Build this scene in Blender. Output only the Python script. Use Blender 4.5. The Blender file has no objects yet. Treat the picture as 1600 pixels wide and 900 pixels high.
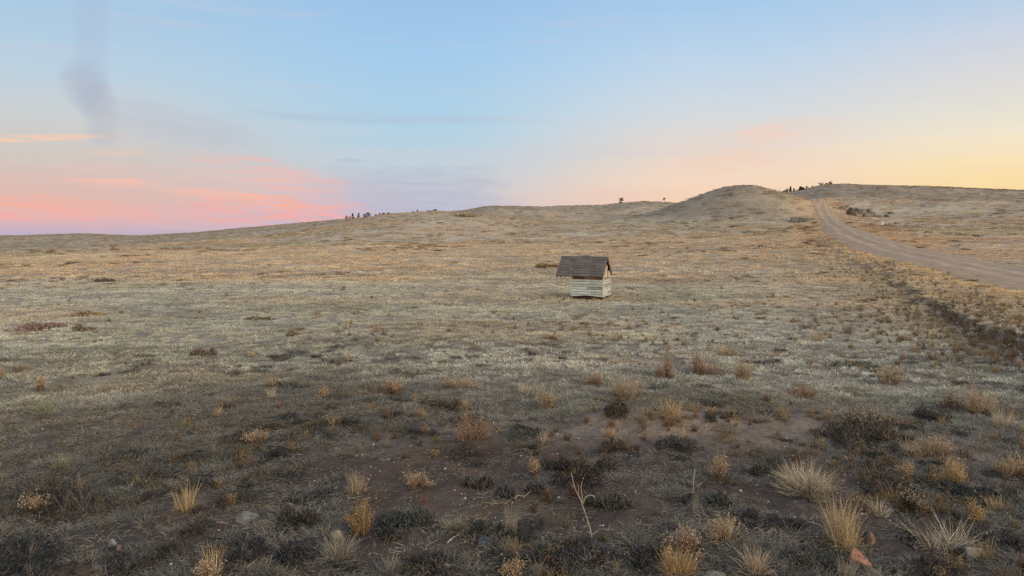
import bpy, math, random
import numpy as np
R = math.radians
SC = bpy.context.scene
COL = SC.collection
rng = np.random.default_rng(11)

# ------------------------------------------------------------------ camera geometry
CAM_H = 2.2
FPX = 1200.0                      # focal length in pixels of the 1600 px wide photograph
PITCH = math.atan(78.0 / FPX)

def ray(px, py):
    cx = (px - 800.0) / FPX; cy = (450.0 - py) / FPX
    c, s = math.cos(PITCH), math.sin(PITCH)
    dx, dy, dz = cx, c + cy * s, -s + cy * c
    hyp = math.hypot(dx, dy)
    return math.atan2(dx, dy), dz / hyp          # azimuth (from +Y to the right), slope

# ------------------------------------------------------------------ noise
def _hash(ix, iy, seed):
    h = (ix.astype(np.int64) * 374761393 + iy.astype(np.int64) * 668265263 + seed * 1442695041) & 0xFFFFFFFF
    h = ((h ^ (h >> 13)) * 1274126177) & 0xFFFFFFFF
    h = ((h ^ (h >> 16)) * 2246822519) & 0xFFFFFFFF
    return ((h ^ (h >> 15)) & 0xFFFFFF) / float(0xFFFFFF)

def vnoise(x, y, seed=0):
    x = np.asarray(x, float); y = np.asarray(y, float)
    ix = np.floor(x); iy = np.floor(y); fx = x - ix; fy = y - iy
    fx = fx * fx * fx * (fx * (fx * 6 - 15) + 10); fy = fy * fy * fy * (fy * (fy * 6 - 15) + 10)
    a = _hash(ix, iy, seed); b = _hash(ix + 1, iy, seed); c = _hash(ix, iy + 1, seed); d = _hash(ix + 1, iy + 1, seed)
    return (a * (1 - fx) + b * fx) * (1 - fy) + (c * (1 - fx) + d * fx) * fy

def fbm(x, y, seed=0, octv=4, gain=0.5):
    t = 0.0; a = 1.0; n = 0.0
    for o in range(octv):
        t = t + a * vnoise(x * 2 ** o + 17.3 * o, y * 2 ** o - 9.1 * o, seed + o); n += a; a *= gain
    return t / n

def sstep(a, b, x):
    t = np.clip((np.asarray(x, float) - a) / (b - a), 0, 1)
    return t * t * (3 - 2 * t)

# ------------------------------------------------------------------ terrain
def nodes(*p):
    p = np.array(p, float)
    return lambda x: np.array([np.interp(x, p[:, 0], p[:, k]) for k in range(1, p.shape[1])])
MID = nodes((-700, -0.15), (0, -0.1), (300, 0.4), (560, 1.2), (850, 1.4), (1100, 2.2), (1300, 3.2), (1600, 3.0), (2300, 2.6))
CREST = nodes((-700, 396, 130), (0, 395, 128), (52, 393, 132), (200, 384, 152), (385, 371.5, 185), (480, 360.5, 205), (540, 351, 218),
              (570, 345, 226), (590, 339.5, 236), (615, 336, 246), (645, 334.5, 250), (690, 332.5, 255), (735, 335.5, 250), (790, 341, 242),
              (848, 347, 235), (920, 349, 230), (1000, 345, 226), (1100, 344, 230), (1180, 341, 236), (1215, 332, 240), (1240, 312, 242), (1262, 312.5, 242),
              (1300, 309, 250), (1340, 309, 252), (1430, 312, 246), (1600, 316, 236), (2300, 322, 230))
FAR = nodes((-700, 373, 1000), (0, 367, 900), (60, 366, 850), (130, 363.5, 820), (175, 365.5, 830), (215, 367, 850), (300, 362.5, 820), (400, 353.5, 800), (480, 346.5, 800),
            (540, 341.5, 800), (600, 337, 800), (690, 331.5, 780), (730, 328.5, 640), (763, 322, 600), (800, 322, 600), (848, 323.2, 600), (868, 321.5, 620),
            (938, 320.5, 640), (970, 317, 640), (1001, 314.5, 640), (1050, 316.5, 640), (1120, 318, 650), (1200, 305.5, 680), (1222, 302.5, 690), (1242, 300.5, 700),
            (1262, 296, 700), (1281, 290.5, 700), (1312, 288.7, 700), (1340, 290.5, 700), (1440, 292, 700), (1500, 294.5, 700), (1600, 298.5, 700), (2300, 306, 700))

PRE = nodes((900, 352), (1100, 350), (1157, 348), (1210, 347), (1260, 343), (1300, 341), (1340, 342), (1440, 342), (1600, 344), (2300, 348))

def pchip(xk, yk, x):
    h = np.diff(xk); d = np.diff(yk) / h; n = len(xk); m = np.zeros(n)
    m[0], m[-1] = d[0], d[-1]
    for i in range(1, n - 1):
        if d[i - 1] * d[i] > 0:
            w1 = 2 * h[i] + h[i - 1]; w2 = h[i] + 2 * h[i - 1]
            m[i] = (w1 + w2) / (w1 / d[i - 1] + w2 / d[i])
    i = np.clip(np.searchsorted(xk, x) - 1, 0, n - 2)
    t = (x - xk[i]) / h[i]
    return ((2 * t ** 3 - 3 * t ** 2 + 1) * yk[i] + (t ** 3 - 2 * t ** 2 + t) * h[i] * m[i]
            + (-2 * t ** 3 + 3 * t ** 2) * yk[i + 1] + (t ** 3 - t ** 2) * h[i] * m[i + 1])

AZ0, AZ1, NAZ = -62.0, 62.0, 1241            # degrees, table of the modelled sector
LR0, LR1, NLR = math.log(0.5), math.log(5000.0), 900
AZT = np.linspace(AZ0, AZ1, NAZ); LRT = np.linspace(LR0, LR1, NLR); RT = np.exp(LRT)
TAB = np.zeros((NAZ, NLR))
for i, a in enumerate(AZT):
    x = float(np.clip(800 + FPX * math.tan(R(a)), -700, 2300))
    ca = math.cos(math.atan((x - 800) / FPX))
    zh = lambda y, r: CAM_H + r * ray(x, y)[1]
    (m,) = MID(x); yb, rb = CREST(x); yc, rc = FAR(x); yc += 1.2
    zb, zc = zh(yb, rb), zh(yc, rc)
    rd = math.sqrt(rb * rc)
    zd = min(zh(yb, rd), zh(yc, rd)) - 6.0
    if x < 400:
        zd = zh(yb, rd) - 3.0
    rk = np.array([0.5, 14, 30, 62, 112, rb, rb * 1.1, rd, rc * .86, rc, rc * 1.12, rc * 2.2, 5000])
    s = min(1.0, max(0.0, m / 3.0))
    zk = np.array([0, 0, 0.02, 0.30 * m if m > 0 else 0.5 * m, m, zb, zb - 0.25, zd, zc - (zc - zd) * .18, zc, zc - 2.0, zc - 40, zc - 60])
    wp = float(sstep(900, 1080, x))
    if wp > 0:
        rp = rb * .80; lk = np.log(rk)
        nat = float(pchip(lk, zk, np.array([math.log(rp)]))[0]); (yp,) = PRE(x)
        rk = np.insert(rk, 5, rp); zk = np.insert(zk, 5, nat * (1 - wp) + zh(yp, rp) * wp)
    TAB[i] = pchip(np.log(rk), zk, LRT)
# light smoothing across azimuth
k = np.array([1, 2, 3, 2, 1.0]); k /= k.sum()
for _ in range(2):
    pad = np.pad(TAB, ((2, 2), (0, 0)), mode='edge')
    TAB = sum(k[j] * pad[j:j + NAZ] for j in range(5))

def table(az, r):
    az = np.degrees(az)
    out = np.abs(az) > 60
    u = (np.clip(az, AZ0, AZ1 - 1e-6) - AZ0) / (AZ1 - AZ0) * (NAZ - 1)
    v = (np.log(np.clip(r, 0.501, 4990)) - LR0) / (LR1 - LR0) * (NLR - 1)
    i = np.clip(u.astype(int), 0, NAZ - 2); j = np.clip(v.astype(int), 0, NLR - 2)
    fu = u - i; fv = v - j
    z = (TAB[i, j] * (1 - fu) + TAB[i + 1, j] * fu) * (1 - fv) + (TAB[i, j + 1] * (1 - fu) + TAB[i + 1, j + 1] * fu) * fv
    w = sstep(60, 100, np.abs(az))
    return z * (1 - w) + (0.0 - 0.004 * np.maximum(r - 60, 0)) * w * np.where(r > 0, 1, 1)

def polar(x, y):
    return np.arctan2(x, y), np.hypot(x, y)

DOME = None; BANK = None; MOUNDS = []

def bank_sd(x, y):
    """signed distance to the cut edge of the bank (positive on the road side) and the height of the cut there"""
    best = np.full(np.shape(x), 1e9); sd = np.zeros(np.shape(x)); hh = np.zeros(np.shape(x))
    for (p, q, h0, h1) in BANK:
        d = q - p; L = np.hypot(*d)
        t = np.clip(((x - p[0]) * d[0] + (y - p[1]) * d[1]) / L ** 2, 0, 1)
        ex = x - (p[0] + t * d[0]); ey = y - (p[1] + t * d[1])
        dist = np.hypot(ex, ey); cr = (d[0] * ey - d[1] * ex)
        m = dist < best
        best = np.where(m, dist, best); sd = np.where(m, np.where(cr > 0, -dist, dist) * -1, sd); hh = np.where(m, h0 + (h1 - h0) * t, hh)
    return sd, hh

def height(x, y, micro=True):
    x = np.asarray(x, float); y = np.asarray(y, float)
    az, r = polar(x, y)
    z = table(az, r)
    if DOME is not None:
        dx = x - DOME[0]; dy = y - DOME[1]
        z = z + DOME[3] * np.exp(-((dx * dx + dy * dy) / DOME[2] ** 2))
    if BANK:
        sd, hh = bank_sd(x, y)
        wob = (fbm(x * 1.3, y * 1.3, 41, 3) - .5) * 0.9
        s = sd + wob
        z = z + hh * sstep(-0.25, 0.22, s) * (1 - sstep(1.5, 9.0, s))
    for (mx, my, mr, mh, ecc, rot) in MOUNDS:
        c, s_ = math.cos(rot), math.sin(rot)
        dx = (x - mx) * c + (y - my) * s_; dy = (-(x - mx) * s_ + (y - my) * c) / ecc
        z = z + mh * np.exp(-(dx * dx + dy * dy) / mr ** 2)
    if micro:
        near = 1 - sstep(40, 90, r)
        z = z + (fbm(x * .28, y * .28, 3, 3) - .5) * 0.22 * sstep(2, 12, r) * (1 - .6 * sstep(60, 200, r))
        z = z + (fbm(x * 1.6, y * 1.6, 5, 4) - .5) * 0.11 * near + (fbm(x * 5.5, y * 5.5, 6, 2) - .5) * .035 * (1 - sstep(12, 25, r))
        z = z + (fbm(x * .06, y * .06, 8, 4) - .5) * .6 * sstep(60, 200, r)
    return z

RS = np.exp(np.linspace(math.log(1.5), math.log(1500), 6000))
def unproject(px, py):
    a, sl = ray(px, py)
    zz = height(RS * math.sin(a), RS * math.cos(a)) - (CAM_H + RS * sl)
    i = int(np.argmax(zz > 0))
    if zz[i] <= 0:
        i = len(RS) - 1
    r = RS[i]
    if i > 0:
        t = -zz[i - 1] / (zz[i] - zz[i - 1] + 1e-12); r = RS[i - 1] + t * (RS[i] - RS[i - 1])
    return np.array([r * math.sin(a), r * math.cos(a), CAM_H + r * sl])

a_, _s = ray(1157, 300)
_bz = float(table(np.array([a_]), np.array([192.0]))[0])
DOME = (192 * math.sin(a_), 192 * math.cos(a_), 18.6, CAM_H + 192 * ray(1157, 289.5)[1] - _bz)
_b = [unproject(*p)[:2] for p in ((1283, 372), (1312, 397), (1350, 418), (1395, 440), (1452, 478), (1492, 503), (1540, 528), (1585, 549), (1640, 575))]
_h = [0.14, 0.16, 0.18, 0.20, 0.24, 0.28, 0.31, 0.34, 0.34]
BANK = [(_b[i], _b[i + 1], _h[i], _h[i + 1]) for i in range(8)]
for (px, py, mr, mh, ecc, rot) in ((1010, 668, .75, .16, .6, 0), (1195, 672, .9, .15, .5, .2), (1120, 630, 1.3, .12, .5, .1), (1000, 650, .8, .10, .5, 0),
                                   (900, 770, .5, .06, .6, 0), (735, 690, .9, .07, .5, 0)):
    p = unproject(px, py); MOUNDS.append((p[0], p[1], mr, mh, ecc, rot))

# ------------------------------------------------------------------ road centre line
_pts = [unproject(*p)[:2] for p in ((1600, 433), (1545, 423), (1500, 413.5), (1450, 403), (1407, 393.5), (1374, 384), (1345, 374.5), (1320, 362), (1300, 345.5), (1286, 326), (1277, 314))]
ROADP = np.array(_pts)
d0 = ROADP[0] - ROADP[2]; d0 /= np.hypot(*d0)
dn = ROADP[-1] - ROADP[-2]; dn /= np.hypot(*dn)
ROADP = np.vstack([ROADP[0] + d0 * 60, ROADP[0] + d0 * 20, ROADP, ROADP[-1] + dn * 25, ROADP[-1] + dn * 60])
def smooth_line(P, step):
    seg = np.hypot(*np.diff(P, axis=0).T); s = np.concatenate([[0], np.cumsum(seg)])
    n = int(s[-1] / step); t = np.linspace(0, s[-1], n)
    Q = np.stack([np.interp(t, s, P[:, 0]), np.interp(t, s, P[:, 1])], 1)
    w = int(9.0 / step) | 1
    for _ in range(3):
        pad = np.pad(Q, ((w // 2, w // 2), (0, 0)), mode='reflect', reflect_type='odd')
        c = np.cumsum(np.vstack([np.zeros((1, 2)), pad]), axis=0)
        Q = (c[w:] - c[:-w]) / w
    return Q
ROAD = smooth_line(ROADP, 0.5)
def road_half(x, y):
    return 3.35 - 1.15 * sstep(45, 150, np.hypot(x, y))
def road_dist(x, y):
    """distance to the road centre line, negative on the field side"""
    x = np.asarray(x, float); y = np.asarray(y, float)
    shp = x.shape; x = x.ravel(); y = y.ravel()
    out = np.full(x.shape, 60.0)
    Q = ROAD[::4]
    T = np.gradient(Q, axis=0)
    lo = Q.min(0) - 40; hi = Q.max(0) + 40
    idx = np.nonzero((x > lo[0]) & (x < hi[0]) & (y > lo[1]) & (y < hi[1]))[0]
    for c in range(0, len(idx), 20000):
        ii = idx[c:c + 20000]
        dx = x[ii][:, None] - Q[None, :, 0]; dy = y[ii][:, None] - Q[None, :, 1]
        d2 = dx * dx + dy * dy; j = np.argmin(d2, 1)
        k_ = np.arange(len(ii))
        cr = T[j, 0] * dy[k_, j] - T[j, 1] * dx[k_, j]
        tl = np.hypot(T[j, 0], T[j, 1]) + 1e-9
        far = np.sqrt(d2[k_, j])
        out[ii] = np.where(far < 8, -cr / tl, np.where(cr > 0, -far, far))
    return out.reshape(shp)

# ------------------------------------------------------------------ ground regions (soil patches and grass tints, foreground shade included)
SOIL = []       # bare soil patches: px, py, half-width m (across), half-depth m, strength
for (px, py, rx, ry, s) in ((700, 735, 1.3, 1.6, 1.0), (780, 700, 1.4, 1.3, .9), (860, 800, 1.2, .8, .95), (640, 770, .8, .7, .8), (1010, 672, 1.0, .9, 1.0),
                            (1140, 665, 1.5, 1.5, .85), (1210, 690, .9, .9, .9), (1060, 720, 1.2, .8, .6), (330, 805, .9, .6, .75), (250, 850, .6, .45, .7), (640, 850, .8, .4, .7), (560, 750, .8, .7, .5),
                            (1330, 755, .9, .55, .7), (1400, 830, .8, .5, .5), (800, 860, 1.0, .4, .7), (1240, 790, .7, .35, .7), (1500, 700, 1.2, .9, .4),
                            (1330, 880, .7, .3, .6), (950, 705, 1.0, .8, .5), (1150, 560, 3, 1.6, .25), (925, 470, 1.1, .8, .85)):  # last patch paints contact shade round the well house
    p = unproject(px, py); SOIL.append((p[0], p[1], rx, ry, s))

def soil_mask(x, y):
    m = np.zeros(np.shape(x))
    wx = x + (fbm(x * 1.1, y * 1.1, 21, 3) - .5) * 1.3; wy = y + (fbm(x * 1.1, y * 1.1, 25, 3) - .5) * 1.3
    for (sx, sy, rx, ry, s) in SOIL:
        d = np.sqrt(((wx - sx) / rx) ** 2 + ((wy - sy) / ry) ** 2)
        m = np.maximum(m, s * (1 - sstep(.55, 1.15, d)))
    return m

def bank_mask(x, y):
    sd, hh = bank_sd(x, y)
    wob = (fbm(x * 1.3, y * 1.3, 41, 3) - .5) * 0.9
    s = sd + wob
    brk = np.maximum(sstep(.38, .52, fbm(x * .75, y * .75, 47, 3)), .85 * sstep(.25, .31, hh))
    return sstep(-.50, -.22, s) * (1 - sstep(-.02, .15, s)) * sstep(.12, .28, hh) * brk

def lerp3(a, b, w):
    return a * (1 - w[..., None]) + np.asarray(b) * w[..., None]

GOLD = np.array([.435, .358, .255]); GREY = np.array([.345, .335, .270]); NEAR_SHADE = np.array([.185, .172, .138]); STRAW = np.array([.45, .345, .21]); RUST = np.array([.40, .308, .215])
def grass_tint(x, y):
    az, r = polar(x, y); azd = np.degrees(az)
    n1 = fbm(x * .045, y * .045, 61, 4); n2 = fbm(x * .35, y * .35, 67, 4)
    warp = 1 + (n1 - .5) * .9
    c = np.ones(np.shape(x) + (3,)) * NEAR_SHADE  # near grass darkened: foreground shade put into its colour
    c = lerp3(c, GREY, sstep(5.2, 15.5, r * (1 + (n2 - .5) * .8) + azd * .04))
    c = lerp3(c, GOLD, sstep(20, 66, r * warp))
    pat = fbm(x * .02 + 5, y * .05, 71, 4)
    c = lerp3(c, RUST, .55 * sstep(.55, .75, pat) * sstep(30, 70, r))
    c = lerp3(c, np.array([.36, .325, .225]), .6 * sstep(.56, .72, fbm(x * .03 - 7, y * .06, 77, 4)) * sstep(40, 90, r))
    if DOME is not None:
        dd = np.hypot(x - DOME[0], y - DOME[1])
    c = lerp3(c, c * np.array([1.06, .95, .87]), .9 * sstep(.48, .66, fbm(x * .13, y * .22, 81, 4)) * sstep(6, 10, r))
    c = lerp3(c, c * np.array([1.08, 1.06, .97]), .8 * sstep(.5, .68, fbm(x * .16 + 9, y * .30, 83, 4)) * sstep(6, 10, r))
    c = lerp3(c, c * np.array([.82, .85, .87]), .8 * sstep(.52, .68, fbm(x * .20 - 4, y * .42, 87, 4)) * sstep(5, 9, r))
    if DOME is not None:
        c = lerp3(c, np.array([.258, .216, .157]) * (.92 + .16 * n2)[..., None], .92 * (1 - sstep(21, 29, dd + (n1 - .5) * 6)))
    d = road_dist(x, y)
    c = lerp3(c, STRAW, .75 * sstep(-14, -4, d) * (1 - sstep(0, 1, d)) * sstep(12, 22, r))
    c = lerp3(c, np.array([.50, .365, .20]), .8 * np.exp(-((d + 3.6) / .7) ** 2) * sstep(20, 30, r))
    c = lerp3(c, np.array([.44, .305, .185]), .85 * (sstep(2.3, 2.8, d) * (1 - sstep(4.5, 8.5, d)) + .95 * sstep(-7.5, -4.5, d) * (1 - sstep(-2.2, -1.8, d))) * sstep(40, 90, r))
    c = c * (0.80 + 0.40 * n2)[..., None]
    c = lerp3(c, c * np.array([.78, .77, .78]), sstep(330, 480, r) * (.35 + .65 * sstep(14, 22, azd)))
    return c

# ------------------------------------------------------------------ materials
def node_mat(name):
    m = bpy.data.materials.new(name); m.use_nodes = True
    nt = m.node_tree; nt.nodes.clear()
    out = nt.nodes.new('ShaderNodeOutputMaterial')
    return m, nt, out

def plant_material(name, trans=0.25, tint=False):
    m, nt, out = node_mat(name)
    at = nt.nodes.new('ShaderNodeAttribute'); at.attribute_name = 'Col'
    col = at.outputs['Color']
    if tint:
        ti = nt.nodes.new('ShaderNodeAttribute'); ti.attribute_type = 'INSTANCER'; ti.attribute_name = 'tint'
        mx = nt.nodes.new('ShaderNodeMix'); mx.data_type = 'RGBA'; mx.blend_type = 'MULTIPLY'; mx.inputs[0].default_value = 1
        nt.links.new(col, mx.inputs[6]); nt.links.new(ti.outputs['Color'], mx.inputs[7]); col = mx.outputs[2]
    d = nt.nodes.new('ShaderNodeBsdfDiffuse'); t = nt.nodes.new('ShaderNodeBsdfTranslucent'); s = nt.nodes.new('ShaderNodeMixShader')
    s.inputs[0].default_value = trans
    nt.links.new(col, d.inputs[0]); nt.links.new(col, t.inputs[0])
    nt.links.new(d.outputs[0], s.inputs[1]); nt.links.new(t.outputs[0], s.inputs[2]); nt.links.new(s.outputs[0], out.inputs[0])
    return m

def surface_material(name, noise=18.0, amount=.5, bump=.3, bumpscale=30.0, rough=.95, bdist=.02, detail=8.0):
    """base colour from the mesh colour attribute, broken up with noise; noise bump"""
    m, nt, out = node_mat(name)
    at = nt.nodes.new('ShaderNodeAttribute'); at.attribute_name = 'Col'
    tc = nt.nodes.new('ShaderNodeTexCoord')
    n = nt.nodes.new('ShaderNodeTexNoise'); n.inputs['Scale'].default_value = noise; n.inputs['Detail'].default_value = detail; n.inputs['Roughness'].default_value = .65
    nt.links.new(tc.outputs['Object'], n.inputs['Vector'])
    mr = nt.nodes.new('ShaderNodeMapRange'); mr.inputs['From Min'].default_value = .3; mr.inputs['From Max'].default_value = .7
    mr.inputs['To Min'].default_value = 1 - amount; mr.inputs['To Max'].default_value = 1 + amount
    nt.links.new(n.outputs['Fac'], mr.inputs[0])
    mx = nt.nodes.new('ShaderNodeMix'); mx.data_type = 'RGBA'; mx.blend_type = 'MULTIPLY'; mx.inputs[0].default_value = 1
    nt.links.new(at.outputs['Color'], mx.inputs[6]); nt.links.new(mr.outputs[0], mx.inputs[7])
    b = nt.nodes.new('ShaderNodeBsdfPrincipled'); b.inputs['Roughness'].default_value = rough; b.inputs['Specular IOR Level'].default_value = .15
    nt.links.new(mx.outputs[2], b.inputs['Base Color'])
    n2 = nt.nodes.new('ShaderNodeTexNoise'); n2.inputs['Scale'].default_value = bumpscale; n2.inputs['Detail'].default_value = 6
    nt.links.new(tc.outputs['Object'], n2.inputs['Vector'])
    bp = nt.nodes.new('ShaderNodeBump'); bp.inputs['Strength'].default_value = bump; bp.inputs['Distance'].default_value = bdist
    nt.links.new(n2.outputs['Fac'], bp.inputs['Height']); nt.links.new(bp.outputs[0], b.inputs['Normal'])
    nt.links.new(b.outputs[0], out.inputs[0])
    return m

M_GROUND = surface_material('soil_and_turf', 2.3, .38, .9, 9.0, 1.0, .06, 12)
M_ROAD = surface_material('gravel_road', 5.0, .16, .5, 40.0, .95, .02, 12)
M_PLANT = plant_material('dry_plant', .22)
M_SCATTER = plant_material('dry_grass', .22, True)
M_ROCK = surface_material('lichened_rock', 16, .38, .55, 45, .9, .02)
M_WOOD = surface_material('weathered_wood', 14, .3, .4, 60, .9, .006)
M_PAINT = surface_material('flaking_paint', 9, .22, .35, 50, .8, .004)
M_SHINGLE = surface_material('asphalt_shingle', 30, .25, .6, 120, .95, .006)
M_NEEDLE = plant_material('conifer_needles', .1)

# ------------------------------------------------------------------ mesh building
class MB:
    def __init__(self):
        self.v = []; self.f = []; self.c = []; self.n = 0
    def add(self, v, f, c):
        v = np.asarray(v, float).reshape(-1, 3); f = np.asarray(f, np.int64)
        c = np.asarray(c, float)
        if c.ndim == 1:
            c = np.tile(c, (len(v), 1))
        self.v.append(v); self.c.append(c); self.f.append(f + self.n); self.n += len(v)
    def arrays(self):
        return np.vstack(self.v), self.f, np.vstack(self.c)
    def mesh(self, name, mat, smooth=False, extra=None):
        V, F, C = self.arrays()
        return make_mesh(name, V, F, C, mat, smooth)

def make_mesh(name, V, Fs, C, mat, smooth=False):
    me = bpy.data.meshes.new(name)
    me.vertices.add(len(V)); me.vertices.foreach_set('co', np.asarray(V, np.float32).ravel())
    li = np.concatenate([f.ravel() for f in Fs]) if Fs else np.zeros(0, int)
    lt = np.concatenate([np.full(len(f), f.shape[1]) for f in Fs]) if Fs else np.zeros(0, int)
    me.loops.add(len(li)); me.loops.foreach_set('vertex_index', li.astype(np.int32))
    me.polygons.add(len(lt)); me.polygons.foreach_set('loop_start', np.concatenate([[0], np.cumsum(lt)[:-1]]).astype(np.int32))
    me.polygons.foreach_set('use_smooth', np.full(len(lt), smooth))
    ca = me.attributes.new('Col', 'FLOAT_COLOR', 'POINT')
    ca.data.foreach_set('color', np.hstack([C, np.ones((len(C), 1))]).astype(np.float32).ravel())
    me.materials.append(mat); me.update(); me.validate()
    return me

def link(name, me, loc=(0, 0, 0), rotz=0, parent=None):
    o = bpy.data.objects.new(name, me); COL.objects.link(o)
    o.location = loc; o.rotation_euler = (0, 0, rotz)
    if parent is not None:
        o.parent = parent
    return o

def tag(o, label=None, cat=None, group=None, kind=None):
    if label: o['label'] = label
    if cat: o['category'] = cat
    if group: o['group'] = group
    if kind: o['kind'] = kind
    return o

def box(mb, lo, hi, col, jit=0.0, rot=None):
    lo = np.array(lo, float); hi = np.array(hi, float)
    v = np.array([[lo[0] if i & 1 == 0 else hi[0], lo[1] if i & 2 == 0 else hi[1], lo[2] if i & 4 == 0 else hi[2]] for i in range(8)])
    if jit: v = v + rng.normal(0, jit, v.shape)
    f = [[0, 2, 3, 1], [4, 5, 7, 6], [0, 1, 5, 4], [2, 6, 7, 3], [0, 4, 6, 2], [1, 3, 7, 5]]
    mb.add(v, f, col)

def strips(mb, base, direc, length, width, curl, col, segs=3, g=None):
    """many thin curved blades at once: base (n,3), direc (n,3) start directions, curl = how far each bends over outwards"""
    n = len(base)
    direc = direc / np.linalg.norm(direc, axis=1, keepdims=True)
    out = direc.copy(); out[:, 2] = 0
    nn = np.linalg.norm(out, axis=1, keepdims=True); a = rng.uniform(0, 6.283, n)
    out = np.where(nn > 1e-3, out / np.maximum(nn, 1e-3), np.stack([np.cos(a), np.sin(a), 0 * a], 1))
    side = np.stack([-out[:, 1], out[:, 0], 0 * a], 1)
    tw = rng.uniform(-1.2, 1.2, n)[:, None]
    side = side * np.cos(tw) + np.cross(direc, side) * np.sin(tw)
    V = np.zeros((n, 2 * segs + 1, 3)); p = base.copy()
    for k_ in range(segs + 1):
        t = k_ / segs
        d = direc + out * (curl * t * 1.2)[:, None] - np.array([0, 0, 1.0]) * (curl * t * t * .9)[:, None]
        d /= np.linalg.norm(d, axis=1, keepdims=True)
        w = (width * (1 - .8 * t ** 1.5) * .5)[:, None]
        if k_ < segs:
            V[:, 2 * k_] = p - side * w; V[:, 2 * k_ + 1] = p + side * w
        else:
            V[:, 2 * k_] = p
        p = p + d * (length / segs)[:, None]
    f4 = []; 
    for k_ in range(segs - 1):
        f4.append([2 * k_, 2 * k_ + 1, 2 * k_ + 3, 2 * k_ + 2])
    f3 = [[2 * segs - 2, 2 * segs - 1, 2 * segs]]
    m = 2 * segs + 1; off = (np.arange(n) * m)[:, None, None]
    c = np.repeat(col, m, axis=0)
    start = mb.n
    mb.v.append(V.reshape(-1, 3)); mb.c.append(c); mb.n += n * m
    if f4: mb.f.append((np.array(f4)[None] + off).reshape(-1, 4) + start)
    mb.f.append((np.array(f3)[None] + off).reshape(-1, 3) + start)
    return p

def flakes(mb, pos, size, col, flat=0.0):
    """small leaf-like quads with random orientation"""
    n = len(pos)
    a = rng.normal(size=(n, 3)); a[:, 2] *= (1 - flat); a /= np.linalg.norm(a, axis=1, keepdims=True)
    b = rng.normal(size=(n, 3)); b -= a * np.sum(a * b, 1, keepdims=True); b /= np.linalg.norm(b, axis=1, keepdims=True)
    a = a * size[:, None]; b = b * (size * rng.uniform(.35, .7, n))[:, None]
    V = np.stack([pos - a, pos - b * .9, pos + a, pos + b * .9], 1)
    F = np.array([[0, 1, 2, 3]])[None] + (np.arange(n) * 4)[:, None, None]
    s = mb.n; mb.v.append(V.reshape(-1, 3)); mb.c.append(np.repeat(col, 4, axis=0)); mb.n += 4 * n
    mb.f.append(F.reshape(-1, 4) + s)

def vary(c, n, amt=.25, hue=.06):
    c = np.asarray(c, float)
    return np.clip(c[None] * (1 + rng.uniform(-amt, amt, (n, 1))) * (1 + rng.uniform(-hue, hue, (n, 3))), 0.005, .9)

def tube(mb, pts, radii, col, sides=6):
    pts = np.array(pts, float); n = len(pts); V = []
    for i in range(n):
        t = pts[min(i + 1, n - 1)] - pts[max(i - 1, 0)]; t /= np.linalg.norm(t) + 1e-9
        u = np.cross(t, [0.31, .9, .2]); u /= np.linalg.norm(u); w = np.cross(t, u)
        for s in range(sides):
            a = 2 * math.pi * s / sides
            V.append(pts[i] + (u * math.cos(a) + w * math.sin(a)) * radii[i])
    F = [[i * sides + s, i * sides + (s + 1) % sides, (i + 1) * sides + (s + 1) % sides, (i + 1) * sides + s] for i in range(n - 1) for s in range(sides)]
    s0 = mb.n
    mb.add(V, F, vary(col, len(V), .12, .03))
    mb.f.append(np.array([[s0 + (n - 1) * sides + s for s in range(sides)]]))

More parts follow.
